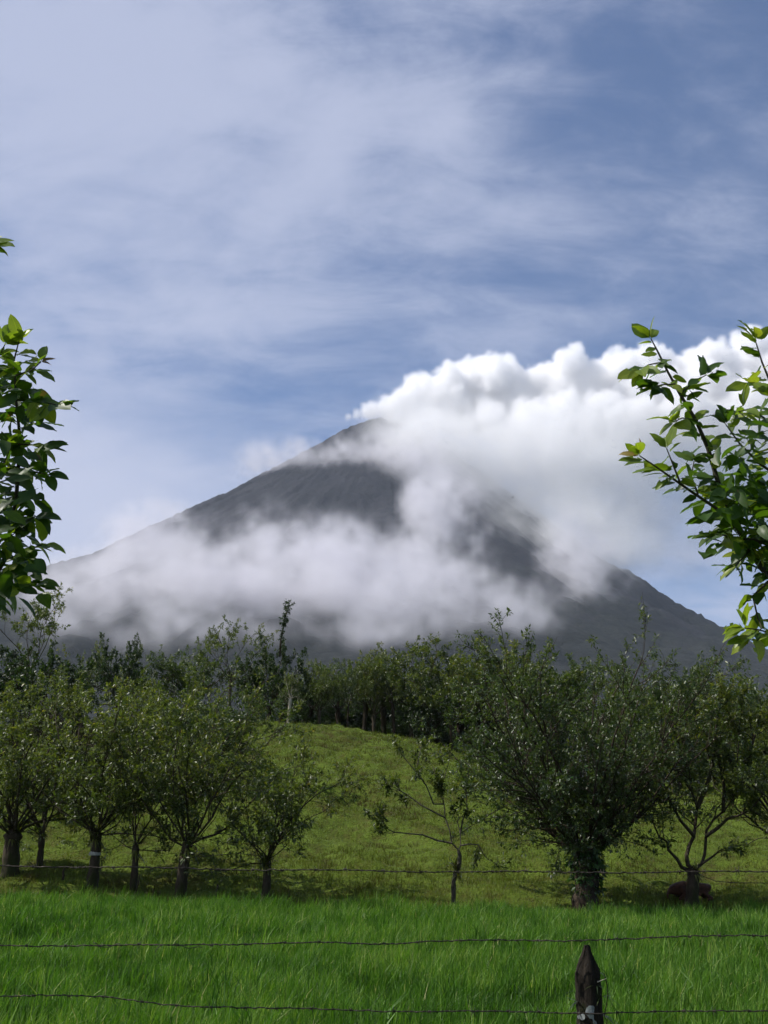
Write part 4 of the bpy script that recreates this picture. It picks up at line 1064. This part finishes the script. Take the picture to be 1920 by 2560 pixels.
def frame_tree(name, base, trunk_pts, twigs, dense, label, seed, crown, light, cap, limb_y):
    r = np.random.default_rng(seed); e = empty(name, base); B = Vector(base)
    T = Tubes(); tp = np.array([(Vector(q) - B) for q in trunk_pts])
    T.add(densify(tp, 3), np.linspace(.11, .045, (len(tp) - 1) * 3 + 1), 9)
    side = 1 if base[0] > 0 else -1
    hub = tp[3]                                         # the stem forks here: one limb skirts the picture edge, others rise into the crown
    ys = limb_y; xs = (1985 if side > 0 else -75)
    lp = np.array([hub] + [np.array(at(xs + side * 30 * math.sin(q), yy, 4.78)) - np.array(B) for q, yy in enumerate(ys)])
    T.add(densify(lp, 4), np.linspace(.04, .008, (len(lp) - 1) * 4 + 1), 7)
    (cx, cy, cz), (rx, ry, rz) = crown
    for q in range(9):
        v = r.normal(size=3); v /= np.linalg.norm(v); v[0] = abs(v[0]) * side; v[2] = abs(v[2])
        end = np.array([cx + v[0] * rx * .8, cy + v[1] * ry * .8, cz - .3 + v[2] * rz * .9]) - np.array(B)
        T.add(densify(np.array([tp[-2], (tp[-2] + end) / 2 + r.normal(0, .12, 3), end]), 4), np.linspace(.035, .006, 9), 6)
    link(bpy.data.objects.new('trunk', T.mesh('frame_trunk', M_BARK)), e)
    cnt = 0
    total = sum(sum(math.hypot(a[0] - b[0], a[1] - b[1]) for a, b in zip(t_[0][1:], t_[0][:-1])) for t_ in twigs) * 4.6 / FPX * .85
    for ti, (pts, D0, D1, w0, tipk) in enumerate(twigs):
        k = len(pts)
        P = np.array([at(px, py, D0 + (D1 - D0) * i / (k - 1) + (r.normal(0, .02) if i else 0)) - B for i, (px, py) in enumerate(pts)])
        P = densify(P, 3)
        T = Tubes(); T.add(P, np.linspace(w0, .0025, len(P)), 5)
        link(bpy.data.objects.new('branch', T.mesh('frame_branch', M_TWIG)), e)
        seg = np.concatenate([[0], np.cumsum(np.linalg.norm(np.diff(P, axis=0), axis=1))]); L = seg[-1]
        vis = [x for x in np.arange(.02, L - .01, .012) if -70 < px_of(*(np.array([np.interp(x, seg, P[:, i]) for i in range(3)]) + np.array(B)))[0] < 1990]
        share = int(round(cap * len(vis) * .012 / total))
        for q in range(share):
            s = vis[int((q + r.random()) / share * len(vis))]; t = s / L
            p = np.array([np.interp(s, seg, P[:, i]) for i in range(3)]); _, d = tangent(P, t)
            az = r.uniform(0, 6.28)
            dd = d * r.uniform(.1, .6) + np.array([math.cos(az), math.sin(az) * .7, r.uniform(-.9, .35)])
            put_leaf(r, e, p, dd, r.uniform(.06, .115), 1 if r.random() < light * t else 0); cnt += 1  # more lime leaves outward: young growth plus sunlit translucency put into the colour
        p, d = P[-1], (P[-1] - P[-2]) / np.linalg.norm(P[-1] - P[-2])
        for _k in range(5):
            az = _k / 5 * 6.283 + r.uniform(-.4, .4)
            dd = d * .9 + np.array([math.cos(az) * .8, math.sin(az) * .6, r.uniform(-.3, .6)])
            kind = tipk if _k < 3 else (1 if tipk else 0)
            put_leaf(r, e, p, dd, r.uniform(.05, .085) if kind == 2 else r.uniform(.07, .115), kind); cnt += 1
    for (x0, x1, y0, y1, n) in dense:                   # thick inner foliage
        for _ in range(n):
            q = abs(r.normal(0, .55)); xx = (x1 - min(q, 1) * (x1 - x0)) if x1 > 960 else (x0 + min(q, 1) * (x1 - x0))
            p = at(xx, r.uniform(y0, y1), r.uniform(4.3, 5.1)) - B
            az = r.uniform(0, 6.28)
            put_leaf(r, e, p, (math.cos(az), math.sin(az) * .6, r.uniform(-1.0, .3)), r.uniform(.075, .125), 0, cnt >= 295); cnt += 1
    if REST:
        V, Q, n0 = [], [], 0
        for M, me in REST:
            co = np.empty(len(me.vertices) * 3, np.float32); me.vertices.foreach_get('co', co); co = co.reshape(-1, 3)
            A = np.array(M); V.append(co @ A[:3, :3].T + A[:3, 3]); q = np.empty(len(me.loops), np.int32); me.loops.foreach_get('vertex_index', q); Q.append(q.reshape(-1, 4) + n0); n0 += len(co)
        o = bpy.data.objects.new('inner_leaves', np_mesh('inner_leaves', np.concatenate(V), None, np.concatenate(Q), None, M_BIG[0], True)); link(o, e); o['kind'] = 'stuff'; REST.clear()
    # the rest of the crown outside the picture
    LV = Leaves(); n = 0
    (cx, cy, cz), (rx, ry, rz) = crown
    while n < 520:
        q = r.normal(size=3); q /= np.linalg.norm(q); q *= r.random() ** .4
        p = np.array([cx + q[0] * rx, cy + q[1] * ry, cz + q[2] * rz])
        if p[1] > .3:
            u, v = px_of(*p)
            if -130 < u < 2050 and -150 < v < 2700: continue
        LV.cluster(r, p - np.array(B), np.array([0, 0, -1.]), 3, .13, 1., .4, .1, r.random(), .55); n += 1
    o = bpy.data.objects.new('foliage', LV.mesh('frame_foliage', r, M_LEAF_DARK)); link(o, e); o['kind'] = 'stuff'
    tag(e, label, 'tree', 'broad leaved trees beside the fence')
_rb = (2.95, 5.35, tz(2.95, 5.35))
frame_tree('broad_leaved_tree', _rb, [(2.95, 5.35, -.2), (2.93, 5.33, 1.0), (2.88, 5.25, 1.8), (2.84, 5.15, 2.2), (3.0, 5.2, 2.8), (3.2, 5.2, 3.6)], [
    ([(1990, 1545), (1960, 1480), (1905, 1420), (1850, 1330), (1800, 1220), (1770, 1120), (1740, 1050), (1700, 985), (1670, 930), (1640, 870), (1628, 848)], 4.8, 4.5, .018, 1),
    ([(1850, 1330), (1790, 1270), (1730, 1230), (1680, 1195), (1630, 1160), (1600, 1140)], 4.65, 4.4, .009, 2),
    ([(1700, 1205), (1682, 1160), (1667, 1122)], 4.5, 4.45, .005, 1), ([(1745, 1235), (1728, 1190), (1735, 1155)], 4.5, 4.6, .005, 0),
    ([(1960, 1200), (1900, 1160), (1850, 1110), (1815, 1062)], 4.8, 4.6, .008, 0), ([(1960, 1110), (1910, 1045), (1875, 1022), (1845, 1030)], 4.9, 4.7, .007, 0),
    ([(1990, 1080), (1940, 990), (1905, 905), (1888, 850)], 4.7, 4.5, .008, 1), ([(1940, 985), (1900, 960), (1870, 955)], 4.65, 4.5, .005, 1),
    ([(1905, 1420), (1925, 1450), (1882, 1490), (1893, 1540), (1905, 1570), (1880, 1590)], 4.7, 4.5, .006, 1), ([(2000, 1600), (1935, 1585), (1895, 1574), (1862, 1570)], 4.7, 4.5, .005, 1),
    ([(1960, 1380), (1890, 1350), (1830, 1342), (1795, 1335)], 4.8, 4.5, .008, 0), ([(1960, 1290), (1880, 1270), (1815, 1245)], 4.9, 4.6, .008, 0), ([(1940, 1320), (1870, 1380), (1838, 1415)], 4.8, 4.6, .006, 0),
    ([(1740, 1050), (1705, 1045), (1685, 1055)], 4.5, 4.4, .004, 1), ([(1660, 905), (1622, 912), (1602, 925)], 4.5, 4.4, .004, 1), ([(1700, 985), (1740, 950), (1765, 938)], 4.5, 4.6, .004, 0), ([(1690, 960), (1655, 962), (1635, 968)], 4.5, 4.4, .004, 0)],
    [(1840, 1940, 1040, 1410, 95), (1760, 1880, 1110, 1390, 75)], 'leafy branch of large green leaves reaching in from the picture edge above the forked tree', 71, ((3.3, 5.2, 3.6), (1.3, 1.3, 1.6)), .85, 185, (1560, 1450, 1330, 1220, 1120, 1060))
_lb = (-2.95, 5.1, tz(-2.95, 5.1))
frame_tree('broad_leaved_tree', _lb, [(-2.95, 5.1, -.2), (-2.93, 5.1, 1.0), (-2.86, 5.05, 1.7), (-2.8, 5.0, 2.1), (-3.0, 5.0, 2.8), (-3.3, 5.0, 3.7)], [
    ([(-72, 1540), (-60, 1520), (10, 1400), (40, 1250), (50, 1100), (40, 1000), (35, 900), (48, 850)], 4.8, 4.5, .016, 1),
    ([(40, 1000), (85, 1000), (120, 1008), (140, 1012)], 4.55, 4.4, .005, 0), ([(35, 940), (80, 925), (102, 905)], 4.5, 4.45, .005, 2), ([(45, 1110), (80, 1112), (100, 1120)], 4.55, 4.5, .004, 0),
    ([(45, 1180), (85, 1180), (115, 1185)], 4.6, 4.5, .004, 0), ([(20, 1310), (60, 1305), (85, 1292)], 4.65, 4.5, .004, 0), ([(-20, 1450), (30, 1420), (75, 1372), (105, 1362)], 4.7, 4.5, .006, 1),
    ([(-40, 1490), (20, 1470), (70, 1455), (90, 1462)], 4.7, 4.5, .005, 0), ([(-60, 980), (-10, 905), (12, 862)], 4.6, 4.5, .006, 1), ([(-60, 1250), (0, 1180), (22, 1130)], 4.7, 4.6, .006, 0), ([(-60, 1400), (0, 1350), (35, 1335)], 4.7, 4.6, .005, 0),
    ([(-160, 680), (-70, 625), (-25, 612)], 4.6, 4.5, .005, 1)],
    [(-20, 95, 930, 1500, 165)], 'dark hanging branch of large leaves at the picture edge before the cloud bank', 72, ((-3.6, 5.0, 3.9), (1.5, 1.4, 1.9)), .55, 150, (1540, 1440, 1330, 1220, 1100, 960, 800, 660))
